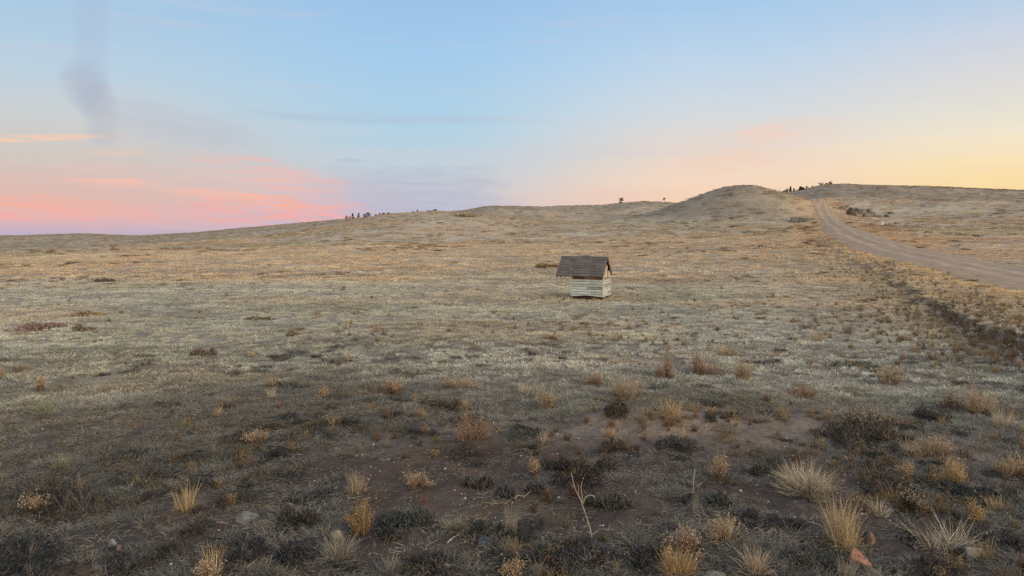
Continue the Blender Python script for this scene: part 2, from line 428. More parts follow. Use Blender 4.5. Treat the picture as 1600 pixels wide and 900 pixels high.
# ------------------------------------------------------------------ the ground sheet
def build_ground():
    azf = np.radians(np.arange(-44, 44.001, 0.1)); azb = np.radians(np.arange(47, 313.1, 3.0))
    az = np.concatenate([azf, azb]); na = len(az)
    r = np.exp(np.linspace(math.log(.4), math.log(4800), 640)); nr = len(r)
    A, RR = np.meshgrid(az, r, indexing='ij')
    X = RR * np.sin(A); Y = RR * np.cos(A); Z = height(X, Y)
    rd = road_dist(X, Y); rh = road_half(X, Y)
    Z = Z - 0.05 * (1 - sstep(rh - .5, rh + .2, np.abs(rd)))
    V = np.stack([X, Y, Z], -1).reshape(-1, 3)
    V = np.vstack([V, [[0, 0, float(height(np.array([0.0]), np.array([.01]))[0])]]])
    i = np.arange(na)[:, None]; j = np.arange(nr - 1)[None]
    i2 = (i + 1) % na
    F = np.stack([i * nr + j, i * nr + j + 1, i2 * nr + j + 1, i2 * nr + j], -1).reshape(-1, 4)
    ii = np.arange(na); F3 = np.stack([ii * nr, ((ii + 1) % na) * nr, np.full(na, na * nr)], -1)
    # colours: dead turf tint with near shade in it, bare soil, dark cut earth of the bank
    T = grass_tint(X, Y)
    az_, r_ = A, RR
    clump = fbm(X * .55, Y * .55, 91, 4)
    far = sstep(30, 110, r_)
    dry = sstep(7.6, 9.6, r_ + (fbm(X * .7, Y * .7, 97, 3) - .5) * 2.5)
    soilc = lerp3(np.ones_like(T) * np.array([.078, .055, .040]), [.195, .150, .112], dry) * (0.65 + .7 * fbm(X * 2.2, Y * 2.2, 95, 4))[..., None]  # darker near end carries foreground shade, paler dry soil beyond
    dark = np.array([.22, .145, .085]) * np.ones_like(T)
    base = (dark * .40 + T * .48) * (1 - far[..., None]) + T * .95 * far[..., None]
    farther = sstep(300, 420, r_)
    base = base * (1 - farther[..., None] * (.62 * (fbm(X * .035, Y * .035, 301, 5) - .30))[..., None])
    # dark tussock shadows-free specks: low brown sub-shrubs seen from afar
    spots = sstep(.58, .70, fbm(X * .16, Y * .16, 99, 4)) * sstep(70, 140, r_)
    base = lerp3(base, [.17, .125, .08], .40 * spots)
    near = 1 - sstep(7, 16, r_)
    base = lerp3(base, [.060, .049, .040], near)  # ground close by darkened to stand for foreground shade
    sm = soil_mask(X, Y)
    base = base * (1 - np.clip(sm, 0, 1)[..., None]) + soilc * np.clip(sm, 0, 1)[..., None]
    bm = bank_mask(X, Y)
    base = lerp3(base, [.120, .062, .034], bm)
    verge = (1 - sstep(rh, rh + 1.2, np.abs(rd)))
    base = lerp3(base, [.36, .25, .14], verge * .75)
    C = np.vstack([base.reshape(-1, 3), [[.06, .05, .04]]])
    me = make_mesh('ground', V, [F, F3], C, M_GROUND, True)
    tag(link('ground', me), kind='structure')
build_ground()

def build_road():
    nx = 41; u = np.linspace(-1, 1, nx)
    T = np.gradient(ROAD, axis=0); T /= np.hypot(T[:, 0], T[:, 1])[:, None]; N = np.stack([T[:, 1], -T[:, 0]], 1)
    n = len(ROAD)
    half = road_half(ROAD[:, 0], ROAD[:, 1])
    wid = half + (fbm(np.arange(n) * .11, np.zeros(n), 121, 4) - .5) * 1.1
    wid2 = half + (fbm(np.arange(n) * .11, np.zeros(n) + 9, 127, 4) - .5) * 1.1
    off = np.where(u[None] < 0, u[None] * wid[:, None], u[None] * wid2[:, None])
    X = ROAD[:, None, 0] + N[:, None, 0] * off; Y = ROAD[:, None, 1] + N[:, None, 1] * off
    h = .09 * (1 - np.abs(u) ** 4)[None] - .10 * sstep(.9, 1, np.abs(u))[None]
    offw = off + ((fbm(np.arange(n) * .05, np.zeros(n) + 3, 129, 3) - .5) * .8)[:, None]
    rut = np.exp(-((np.abs(offw) - .85) / .3) ** 2) + .5 * np.exp(-((offw - 1.9) / .22) ** 2)
    rut = np.clip(rut, 0, 1) * (.5 + .5 * sstep(.35, .6, fbm(X * .35, Y * .35, 133, 3)))
    Z = height(X, Y) + h - .03 * rut
    fine = fbm(X * 1.5, Y * 1.5, 131, 4)
    c = np.array([.305, .220, .148]) * (0.86 + .28 * fine)[..., None]
    c = lerp3(c, [.40, .31, .225], .85 * rut)
    mid = np.exp(-(offw / .38) ** 2) * sstep(.45, .6, fbm(X * .4, Y * .4, 137, 3))
    c = lerp3(c, [.25, .165, .085], .65 * mid)
    edge = sstep(.62, 1.0, np.abs(u))[None] * np.ones_like(X)
    c = lerp3(c, [.38, .26, .14], .85 * edge)
    V = np.stack([X, Y, Z], -1).reshape(-1, 3)
    i = np.arange(n - 1)[:, None]; j = np.arange(nx - 1)[None]
    F = np.stack([i * nx + j, i * nx + j + 1, (i + 1) * nx + j + 1, (i + 1) * nx + j], -1).reshape(-1, 4)
    tag(link('road', make_mesh('road', V, [F], c.reshape(-1, 3), M_ROAD, True)), kind='structure')
build_road()

# ------------------------------------------------------------------ ground cover nobody could count: instanced inside one object each
def scatter(name, protos, P, rotz, scale, var, tint, mat, label, cat, tilt=None):
    V = []; F = []; C = []; vid = []; n = 0
    for k_, mb in enumerate(protos):
        v, f, c = mb.arrays()
        V.append(v); C.append(c); vid.append(np.full(len(v), k_)); F += [q + n for q in f]; n += len(v)
    npnt = len(P)
    V.append(P); C.append(np.ones((npnt, 3))); vid.append(np.full(npnt, -1))
    V = np.vstack(V); C = np.vstack(C); vid = np.concatenate(vid)
    me = make_mesh(name, V, F, C, mat)
    def attr(nm, typ, arr, width, key):
        full = np.zeros((len(V), width), np.float32 if typ != 'INT' else np.int32)
        full[n:] = np.asarray(arr).reshape(npnt, -1) if npnt else full[n:]
        a = me.attributes.new(nm, typ, 'POINT'); a.data.foreach_set(key, full.ravel())
    a = me.attributes.new('vid', 'INT', 'POINT'); a.data.foreach_set('value', vid.astype(np.int32))
    rot = np.zeros((npnt, 3)); rot[:, 2] = rotz
    if tilt is not None: rot[:, 0] = tilt
    attr('rot', 'FLOAT_VECTOR', rot, 3, 'vector')
    attr('scl', 'FLOAT_VECTOR', scale if np.ndim(scale) == 2 else np.repeat(np.asarray(scale)[:, None], 3, 1), 3, 'vector')
    attr('var', 'INT', var, 1, 'value')
    attr('tint', 'FLOAT_COLOR', np.hstack([tint, np.ones((npnt, 1))]), 4, 'color')
    o = link(name, me); tag(o, label, cat, kind='stuff')
    ng = bpy.data.node_groups.new(name + '_cover', 'GeometryNodeTree')
    ng.interface.new_socket('Geometry', in_out='INPUT', socket_type='NodeSocketGeometry')
    ng.interface.new_socket('Geometry', in_out='OUTPUT', socket_type='NodeSocketGeometry')
    N = ng.nodes; L = ng.links
    gi = N.new('NodeGroupInput'); go = N.new('NodeGroupOutput')
    def named(nm, typ):
        q = N.new('GeometryNodeInputNamedAttribute'); q.data_type = typ; q.inputs['Name'].default_value = nm
        return q.outputs['Attribute']
    vo = named('vid', 'INT')
    def sel(k_):
        c = N.new('FunctionNodeCompare'); c.data_type = 'INT'; c.operation = 'EQUAL'
        ins = [s for s in c.inputs if s.type == 'INT']; L.new(vo, ins[0]); ins[1].default_value = k_
        s = N.new('GeometryNodeSeparateGeometry'); s.domain = 'POINT'
        L.new(gi.outputs[0], s.inputs['Geometry']); L.new(c.outputs[0], s.inputs['Selection'])
        return s.outputs['Selection']
    j = N.new('GeometryNodeJoinGeometry')
    for k_ in range(len(protos)):
        g = N.new('GeometryNodeGeometryToInstance'); L.new(sel(k_), g.inputs[0]); L.new(g.outputs[0], j.inputs[0])
    ip = N.new('GeometryNodeInstanceOnPoints')
    L.new(sel(-1), ip.inputs['Points']); L.new(j.outputs[0], ip.inputs['Instance'])
    ip.inputs['Pick Instance'].default_value = True
    L.new(named('var', 'INT'), ip.inputs['Instance Index'])
    L.new(named('rot', 'FLOAT_VECTOR'), ip.inputs['Rotation']); L.new(named('scl', 'FLOAT_VECTOR'), ip.inputs['Scale'])
    L.new(ip.outputs[0], go.inputs[0])
    md = o.modifiers.new('cover', 'NODES'); md.node_group = ng
    return o

def turf_patch(rad, n, hmin, hmax, w, lean=1.0, curl=1.2):
    mb = MB()
    a = rng.uniform(0, 6.283, n); q = rad * np.sqrt(rng.uniform(0, 1, n))
    base = np.stack([q * np.cos(a), q * np.sin(a), np.full(n, -.01)], 1)
    # blades gather in little tussocks
    cen = base[rng.integers(0, n, max(3, n // 14))]
    k_ = rng.integers(0, len(cen), n); base = cen[k_] + (base - cen[k_]) * rng.uniform(.12, .5, (n, 1)); base[:, 2] = -.01
    a2 = rng.uniform(0, 6.283, n); l = rng.uniform(.2, lean, n)
    d = np.stack([np.cos(a2) * l, np.sin(a2) * l, np.ones(n)], 1)
    strips(mb, base, d, rng.uniform(hmin, hmax, n), np.full(n, w) * rng.uniform(.7, 1.3, n), rng.uniform(.3, 1.0, n) * curl, vary([1, 1, 1], n, .35, .05) , 3)
    return mb
# vary() clips at .9: fine for tints

def sector(n, r0, r1, amax=50.0, power=1.0):
    """points over the sector the field of view can see, area-uniform for power 1, thinning outwards for power 0"""
    u = rng.uniform(0, 1, n); a = np.radians(rng.uniform(-amax, amax, n))
    r = np.sqrt(r0 ** 2 + u * (r1 ** 2 - r0 ** 2)) if power else r0 * (r1 / r0) ** u
    return r * np.sin(a), r * np.cos(a), r

HOUSE = unproject(917, 465)
def keep_out(x, y):
    d = road_dist(x, y)
    k_ = np.abs(d) > road_half(x, y) * .93
    k_ &= np.hypot(x - HOUSE[0] - .1, y - HOUSE[1] - .5) > .95
    return k_

def turf(name, n, r0, r1, protos, smin, smax, label, dens, power=1, lift=1.2):
    x, y, r = sector(n, r0, r1, power=power)
    k_ = keep_out(x, y) & (rng.uniform(0, 1, n) < dens(x, y, r))
    x, y, r = x[k_], y[k_], r[k_]; m = len(x)
    z = height(x, y)
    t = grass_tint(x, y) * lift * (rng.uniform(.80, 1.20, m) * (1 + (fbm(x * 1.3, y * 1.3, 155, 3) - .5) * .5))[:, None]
    P = np.stack([x, y, z - .005], 1)
    return scatter(name, protos, P, rng.uniform(0, 6.283, m), rng.uniform(smin, smax, m), rng.integers(0, len(protos), m), t, M_SCATTER, label, 'grass')

def tussock(rad, n, h, w):
    """a flattened mat of curled blades with one common height, open ground around it"""
    mb = MB(); a = rng.uniform(0, 6.283, n); q = np.sqrt(rng.uniform(0, 1, n))
    el = rng.uniform(.6, 1)
    base = np.stack([q * rad * np.cos(a), q * rad * np.sin(a) * el, np.full(n, -.01)], 1)
    aa = a + rng.normal(0, .8, n); l = rng.uniform(.3, 1.5, n)
    d = np.stack([np.cos(aa) * l, np.sin(aa) * l, np.ones(n)], 1)
    strips(mb, base, d, h * rng.uniform(.7, 1.5, n) * (1.15 - .4 * q), np.full(n, w) * rng.uniform(.7, 1.3, n), rng.uniform(.4, 1.1, n), vary([1, 1, 1], n, .12, .02), 3)
    return mb
PR1 = [tussock(rng.uniform(.06, .12), 80, .065, .0046) for _ in range(8)]
PR2 = [tussock(rng.uniform(.09, .17), 90, .07, .008) for _ in range(8)]
PR3 = [tussock(rng.uniform(.22, .42), 90, .11, .022) for _ in range(8)]
PR4 = [tussock(rng.uniform(.5, 1.1), 90, .18, .06) for _ in range(8)]
def d_near(x, y, r):
    s = np.clip(soil_mask(x, y), 0, 1); b = bank_mask(x, y)
    n = fbm(x * .9, y * .9, 141, 4)
    return np.clip(1 - 1.05 * s - b, 0, 1) * (.40 + .60 * sstep(.35, .6, n))
def d_mid(x, y, r):
    return np.clip(1 - .7 * soil_mask(x, y) - bank_mask(x, y), 0, 1) * (.5 + .5 * sstep(.3, .55, fbm(x * .5, y * .5, 145, 4)))
def d_far(x, y, r):
    return .5 + .5 * sstep(.35, .6, fbm(x * .18, y * .18, 149, 4))
turf('grass', 12500, 3.6, 13, PR1, .7, 1.35, 'short curled dead grass around the foreground soil patches', d_near, lift=1.25)
turf('grass', 34000, 11.5, 42, PR2, .7, 1.4, 'short grey tan dead grass covering the middle of the field', d_mid, lift=1.62)
turf('grass', 34000, 38, 120, PR3, .6, 1.4, 'golden dead grass covering the far field', d_far, lift=1.5)
turf('grass', 39000, 110, 330, PR4, .5, 1.3, 'distant dead grass over the hills and dome', d_far, lift=1.15)
turf('grass', 21000, 330, 950, PR4, 1.2, 3.0, 'dead grass on the farthest ridges', d_far, lift=.95)
# ------------------------------------------------------------------ more uncountable litter: pebbles, weeds, low sage
def stone_mesh(mb, rad, col, sub=2, squash=(1, 1, .7), cuts=9, rough=.06, seed=0, z0=0.0, at=(0, 0, 0), rot=0.0):
    g = np.random.default_rng(seed)
    n = 10 if sub == 1 else (18 if sub == 2 else 30)
    th = np.linspace(0, math.pi, n // 2 + 1); ph = np.linspace(0, 2 * math.pi, n, endpoint=False)
    D = [[0, 0, 1.0]]
    for t in th[1:-1]:
        for p in ph: D.append([math.sin(t) * math.cos(p), math.sin(t) * math.sin(p), math.cos(t)])
    D.append([0, 0, -1.0]); D = np.array(D)
    N = g.normal(size=(cuts, 3)); N /= np.linalg.norm(N, axis=1, keepdims=True)
    dist = g.uniform(.52, .92, cuts)
    dot = np.maximum(D @ N.T, 1e-3)
    rr = np.minimum(1.0, (dist[None] / dot).min(1))
    rr = rr * (1 + rough * (fbm(D[:, 0] * 3 + seed, D[:, 1] * 3 + D[:, 2] * 2.3, seed % 97, 3) - .5) * 2)
    V = D * rr[:, None] * np.array(squash) * rad
    c, s = math.cos(rot), math.sin(rot)
    V = np.stack([V[:, 0] * c - V[:, 1] * s, V[:, 0] * s + V[:, 1] * c, V[:, 2]], 1) + np.array(at) + np.array([0, 0, z0])
    m = len(th) - 2; F4 = []; F3 = []
    for i in range(m - 1):
        for j in range(n): F4.append([1 + i * n + j, 1 + (i + 1) * n + j, 1 + (i + 1) * n + (j + 1) % n, 1 + i * n + (j + 1) % n])
    for j in range(n):
        F3.append([0, 1 + j, 1 + (j + 1) % n]); F3.append([len(D) - 1, 1 + (m - 1) * n + (j + 1) % n, 1 + (m - 1) * n + j])
    patch = sstep(.45, .6, fbm(D[:, 0] * 2.2 + seed, D[:, 1] * 2.2 + D[:, 2] * 2, seed % 89 + 3, 3))[:, None]
    c = np.asarray(col)[None] * (1 - .3 * patch) * g.uniform(.93, 1.07, (len(D), 1))
    s0 = mb.n
    mb.add(V, np.array(F4), c); mb.f.append(np.array(F3) + s0)

def pebble_protos():
    out = []
    for i in range(5):
        mb = MB(); stone_mesh(mb, 1.0, (1, 1, 1), 1, (1, rng.uniform(.6, .95), rng.uniform(.45, .8)), 7, .05, 300 + i); out.append(mb)
    return out
M_PEBBLE = plant_material('pebble', 0.0, True)
n = 29000
x, y, r = sector(n, 3.6, 26, power=0)
_bx = rng.uniform(0, 1, 5000); _bi = np.clip((_bx * 8).astype(int), 0, 7); _bt = _bx * 8 - _bi
_p0 = np.array([b[0] for b in BANK]); _p1 = np.array([b[1] for b in BANK])
_bp = _p0[_bi] * (1 - _bt[:, None]) + _p1[_bi] * _bt[:, None] + rng.normal(0, .55, (5000, 2))
x = np.concatenate([x, _bp[:, 0]]); y = np.concatenate([y, _bp[:, 1]]); n = len(x)
k_ = rng.uniform(0, 1, n) < np.clip(.10 + soil_mask(x, y) * .95 + bank_mask(x, y), 0, 1)
x, y = x[k_], y[k_]; m = len(x)
sz = (.0035 + .013 * rng.uniform(0, 1, m) ** 5) * (1 + 2.2 * bank_mask(x, y))
tn = np.where(rng.uniform(0, 1, (m, 1)) < .22, vary([.50, .46, .40], m, .2), vary([.17, .125, .092], m, .35))
scatter('gravel', pebble_protos(), np.stack([x, y, height(x, y) + sz * .2], 1), rng.uniform(0, 6.28, m), sz, rng.integers(0, 5, m), tn, M_PEBBLE, 'small pale pebbles strewn over the bare brown soil', 'gravel')

def straw_patch(rad, n, lmax):
    mb = MB(); a = rng.uniform(0, 6.28, n); q = rad * np.sqrt(rng.uniform(0, 1, n))
    base = np.stack([q * np.cos(a), q * np.sin(a), rng.uniform(0, .025, n)], 1); a = rng.uniform(0, 6.28, n)
    strips(mb, base, np.stack([np.cos(a), np.sin(a), rng.uniform(-.1, .35, n)], 1), rng.uniform(.3, 1, n) * lmax, np.full(n, .0035), rng.uniform(0, .35, n), vary([1, 1, 1], n, .5, .05), 2)
    return mb
n = 19500
x, y, r = sector(n, 3.6, 17, power=1)
k_ = rng.uniform(0, 1, n) < (.35 + .65 * fbm(x * 1.2, y * 1.2, 181, 3)) * (1 - .55 * np.clip(soil_mask(x, y), 0, 1))
x, y = x[k_], y[k_]; m = len(x)
tn = np.where(rng.uniform(0, 1, (m, 1)) < .5, vary([.33, .27, .19], m, .35), vary([.20, .185, .16], m, .35))
scatter('straw_litter', [straw_patch(.16, 34, .10) for _ in range(5)], np.stack([x, y, height(x, y)], 1), rng.uniform(0, 6.28, m), rng.uniform(.6, 1.3, m), rng.integers(0, 5, m), tn, M_SCATTER, 'broken dry straw and twigs lying over the foreground', 'litter')

# ------------------------------------------------------------------ plants one can point at
def bunchgrass(mb, w, h, n, col, splay=1.0, wd=.005, stiff=.7, seedheads=0):
    """bunch of dead grass: upright, bent and broken blades, a skirt of fallen ones, a few seed heads"""
    col = np.array(col) * .88 + .10 * np.mean(col)
    n = int(n * 1.5)
    a = rng.uniform(0, 6.283, n); q = np.sqrt(rng.uniform(0, 1, n))
    off = rng.normal(0, .10 * w, (5, 2)); j = rng.integers(0, 5, n)
    br = w * .16
    base = np.stack([q * br * np.cos(a) + off[j, 0], q * br * np.sin(a) + off[j, 1], np.full(n, -.015)], 1)
    lean = q * splay * (w / 2) / h * rng.uniform(.5, 1.35, n)
    aa = a + rng.normal(0, .8, n)
    d = np.stack([np.cos(aa) * lean, np.sin(aa) * lean, np.ones(n)], 1)
    hj = rng.uniform(.65, 1.05, 5)
    L = h * hj[j] * (.25 + .90 * rng.uniform(0, 1, n) ** .8) * np.sqrt(1 + (lean * .5) ** 2)
    bend = rng.uniform(.05, .8, n) * (1 - stiff) * 2.6
    broken = rng.uniform(0, 1, n) < .16
    bend = np.where(broken, rng.uniform(1.2, 2.4, n), bend)
    tips = strips(mb, base, d, L, np.full(n, wd * .85) * rng.uniform(.5, 1.2, n), bend, vary(col, n, .42, .10), 4)
    m = n // 2
    a = rng.uniform(0, 6.283, m); q = np.sqrt(rng.uniform(0, 1, m)) * w * .38
    b = np.stack([q * np.cos(a), q * np.sin(a), rng.uniform(-.005, .02, m)], 1)
    a2 = a + rng.normal(0, .9, m)
    strips(mb, b, np.stack([np.cos(a2), np.sin(a2), rng.uniform(.05, .6, m)], 1), h * rng.uniform(.15, .42, m), np.full(m, wd * .8), rng.uniform(.2, .8, m), vary(col * .82, m, .45, .08), 3)
    k = int(seedheads) + n // 14
    i_ = rng.integers(0, n, k); flakes(mb, tips[i_] + rng.normal(0, .005, (k, 3)), rng.uniform(.004, .010, k), vary(col * 1.05, k, .3))

def brush(mb, w, h, col, head, n=130, hsize=.010, fill=1.0, stemcol=None, depth=.8):
    """twiggy half-shrub: several uneven clumps of upright forking stems, dry flower heads near their tops"""
    stemcol = np.array(col) * .85 if stemcol is None else stemcol
    kc = int(np.clip(4 + 4 * w, 4, 9))
    ca = rng.uniform(0, 6.283, kc); cq = np.sqrt(rng.uniform(0, 1, kc)) * .36
    cx = np.cos(ca) * cq * w; cy = np.sin(ca) * cq * w * depth; ch = h * rng.uniform(.5, 1.05, kc) * (1.05 - .8 * cq); cr = w * rng.uniform(.13, .26, kc)
    ch[0] = h; cx[0] *= .4
    j = rng.integers(0, kc, n); a = rng.uniform(0, 6.283, n); q = np.sqrt(rng.uniform(0, 1, n))
    tip = np.stack([cx[j] + np.cos(a) * q * cr[j], cy[j] + np.sin(a) * q * cr[j] * depth, ch[j] * rng.uniform(.55, 1.1, n) * (1 - .3 * q ** 2)], 1)
    base = np.stack([cx[j] * .6 + np.cos(a) * q * cr[j] * .3, cy[j] * .6 + np.sin(a) * q * cr[j] * .3, 0 * a - .01], 1)
    dv = tip - base; L = np.linalg.norm(dv, axis=1)
    strips(mb, base, dv, L, np.full(n, .0055), rng.uniform(0, .15, n), vary(stemcol, n, .35), 3)
    for rep in range(5):
        t = rng.uniform(.3, .9, n)[:, None]
        b = base + dv * t
        d = dv / L[:, None] + rng.normal(0, .33, (n, 3)); d[:, 2] = np.abs(d[:, 2])
        l = np.minimum(L * rng.uniform(.15, .4, n), .12)
        tp = strips(mb, b, d, l, np.full(n, .0042), rng.uniform(0, .3, n), vary(col, n, .35), 2)
        hi = tp[:, 2] > .55 * ch[j]
        k_ = np.nonzero(hi)[0]
        if len(k_):
            k_ = rng.choice(k_, int(len(k_) * 1.3 * fill) + 1)
            flakes(mb, tp[k_] + rng.normal(0, .010, (len(k_), 3)) * [1, 1, .5], rng.uniform(.45, 1.1, len(k_)) * hsize, vary(head, len(k_), .35, .07))

def sage(mb, w, h, col, n=1500, leaf=.016, depth=.8, twigs=60, twigcol=(.10, .08, .06)):
    """low dark mat-like shrub of small leaves on grey twigs, several uneven mounds"""
    k_ = max(5, int(w * 9)); cx = rng.uniform(-.40, .40, k_) * w; cy = rng.uniform(-.40, .40, k_) * w * depth
    ch = h * rng.uniform(.45, 1.0, k_); cr = w * rng.uniform(.14, .24, k_) * (1.5 if h < .28 * w else 1)
    j = rng.integers(0, k_, n); u = rng.normal(size=(n, 3)); u /= np.linalg.norm(u, axis=1, keepdims=True); u[:, 2] = np.abs(u[:, 2])
    u *= (rng.uniform(.25, 1, n) ** .4 * rng.uniform(.85, 1.2, n))[:, None]
    pos = np.stack([cx[j] + u[:, 0] * cr[j], cy[j] + u[:, 1] * cr[j], u[:, 2] * ch[j]], 1)
    flakes(mb, pos, rng.uniform(.5, 1.3, n) * leaf, vary(col, n, .4, .10))
    j = rng.integers(0, k_, twigs); a = rng.uniform(0, 6.28, twigs)
    base = np.stack([cx[j], cy[j], 0 * a - .01], 1) + rng.normal(0, .02, (twigs, 3)) * [1, 1, 0]
    d = np.stack([np.cos(a) * rng.uniform(.1, .9, twigs), np.sin(a) * rng.uniform(.1, .9, twigs), np.ones(twigs)], 1)
    strips(mb, base, d, ch[j] * rng.uniform(.9, 1.45, twigs), np.full(twigs, .006), rng.uniform(0, .4, twigs), vary(twigcol, twigs, .3), 3)

PALE = (.47, .385, .265); STR = (.47, .35, .19); GLD = (.44, .30, .13); GRY = (.29, .26, .20); GRN = (.28, .28, .17)
RST = (.30, .205, .145); TANB = (.40, .315, .215); GBR = (.28, .20, .115); ORG = (.40, .295, .185)
DRK = (.062, .056, .048); BLU = (.060, .066, .066); OLV = (.085, .068, .044); GSG = (.10, .10, .08)

BUNCH = [  # px, base y, w, h (pixels), colour, options, label
 (1252, 768, 92, 50, PALE, dict(n=900, splay=1.2, wd=.0055, stiff=.6), 'large round pale bunchgrass fanning out on bare brown soil'),
 (1314, 852, 66, 80, STR, dict(n=300, splay=.75, wd=.0045, stiff=.82, seedheads=60), 'tall upright golden grass tuft with a brown stone at its right foot'),
 (292, 797, 36, 44, STR, dict(n=130, splay=.8, stiff=.8), 'lone straw tuft on dark soil left of the tilted grey slab'),
 (97, 733, 30, 30, GRN, dict(n=90, splay=.8, stiff=.6), 'yellow green tuft in dark turf above the big black sage mat'),
 (800, 836, 36, 56, GRY, dict(n=120, splay=.5, stiff=.9, wd=.004), 'thin grey upright tuft in the middle of the brown soil, left of the dead stalk'),
 (528, 873, 70, 52, GRY, dict(n=210, splay=.8, stiff=.7), 'dense greyish tuft with red brown foot beside a leaning pale stone'),
 (1490, 858, 84, 56, PALE, dict(n=130, splay=1.7, stiff=.75, wd=.0065), 'straggly tuft of long splayed blades over a pale rounded stone'),
 (1046, 648, 56, 34, STR, dict(n=200, splay=.9, stiff=.8), 'yellow straw tuft right behind the bare soil mound and its dark sage'),
 (1064, 692, 26, 34, STR, dict(n=80, splay=.6, stiff=.8), 'narrow straw tuft at the right end of the bare soil mound'),
 (1368, 803, 46, 36, PALE, dict(n=120, splay=.9, stiff=.6), 'two lobed pale tuft between the tall golden tuft and the orange headed bush'),
 (392, 558, 15, 15, (.50, .42, .24), dict(n=90, splay=.8, wd=.008), 'small bright yellow tuft standing alone in the grey turf'),
 (1130, 555, 34, 22, STR, dict(n=110, splay=.9, wd=.008), 'yellowish tuft in the turf beyond the two rusty bushes'),
 (822, 613, 40, 22, PALE, dict(n=120, splay=.9, wd=.007), 'pale tuft behind the tan bush left of the big tan bush'),
 (1556, 800, 34, 34, STR, dict(n=130, splay=.8, stiff=.8), 'fan shaped straw tuft touching the round golden ball bush'),
 (1334, 610, 26, 20, (.36, .36, .24), dict(n=120, splay=.8, wd=.006), 'pale greenish tuft above the large dark sage of the right side'),
 (66, 642, 46, 26, GRN, dict(n=120, splay=1, wd=.007), 'low wide pale green tuft with a rusty spike behind it at the left'),
 (426, 622, 20, 24, PALE, dict(n=50, splay=1.2, wd=.007), 'sparse straw tuft in grey turf below the bright yellow tuft'),
 (338, 650, 20, 20, STR, dict(n=70, splay=.8, wd=.006), 'little straw tuft before a small dark bush in the left turf'),
 (727, 638, 17, 22, STR, dict(n=70, splay=.6, wd=.006), 'narrow straw tuft leaning on the right of a dark bush'),
 (952, 682, 26, 24, GLD, dict(n=90, splay=.8), 'small golden tuft at the left end of the bare soil mound'),
 (1062, 897, 66, 54, GLD, dict(n=210, splay=.8, stiff=.8, seedheads=90), 'big yellow flowering tuft at the bottom edge below the dead stalk'),
 (1180, 893, 52, 44, TANB, dict(n=150, splay=.9), 'loose tan tuft between the yellow flowering tuft and the pink stone'),
 (708, 826, 46, 30, GRN, dict(n=130, splay=.9), 'pale green tuft on bare soil left of the thin grey tuft'),
 (330, 900, 40, 50, STR, dict(n=90, splay=.6, stiff=.85), 'straw tuft at the bottom edge behind the brown grass mound'),
 (1325, 905, 34, 40, GRY, dict(n=90, splay=.7), 'grey tuft at the bottom edge in front of the pink stone'),
 (1085, 802, 20, 38, GRY, dict(n=50, splay=.4, stiff=.95, wd=.004), 'thin grey stems rising from dark mats right of the dead stalk'),
 (540, 560, 18, 16, PALE, dict(n=70, splay=.8, wd=.008), 'small pale upright tuft left of the rusty bush in the turf'),
 (1278, 530, 26, 20, STR, dict(n=100, splay=.9, wd=.009), 'straw tuft in the turf left of the cut bank'),
 (628, 808, 34, 26, GRN, dict(n=90, splay=.9), 'grey green tuft on dark soil right of the golden brown bush'),
 (610, 895, 44, 40, GRY, dict(n=110, splay=.9), 'faded grey tuft at the bottom edge right of the dense greyish tuft'),
 (556, 768, 40, 40, TANB, dict(n=130, splay=.8, stiff=.8), 'tan tuft on dark soil above the golden brown bush'),
 (1420, 712, 30, 34, TANB, dict(n=90, splay=.8), 'tan stems below the large dark sage of the right side'),
 (1566, 665, 40, 34, PALE, dict(n=130, splay=1), 'pale spreading tuft at the right edge below the bank'),
 (850, 690, 26, 28, TANB, dict(n=80, splay=.7), 'short tan tuft at the rim of the bare soil above the black sage'),
]
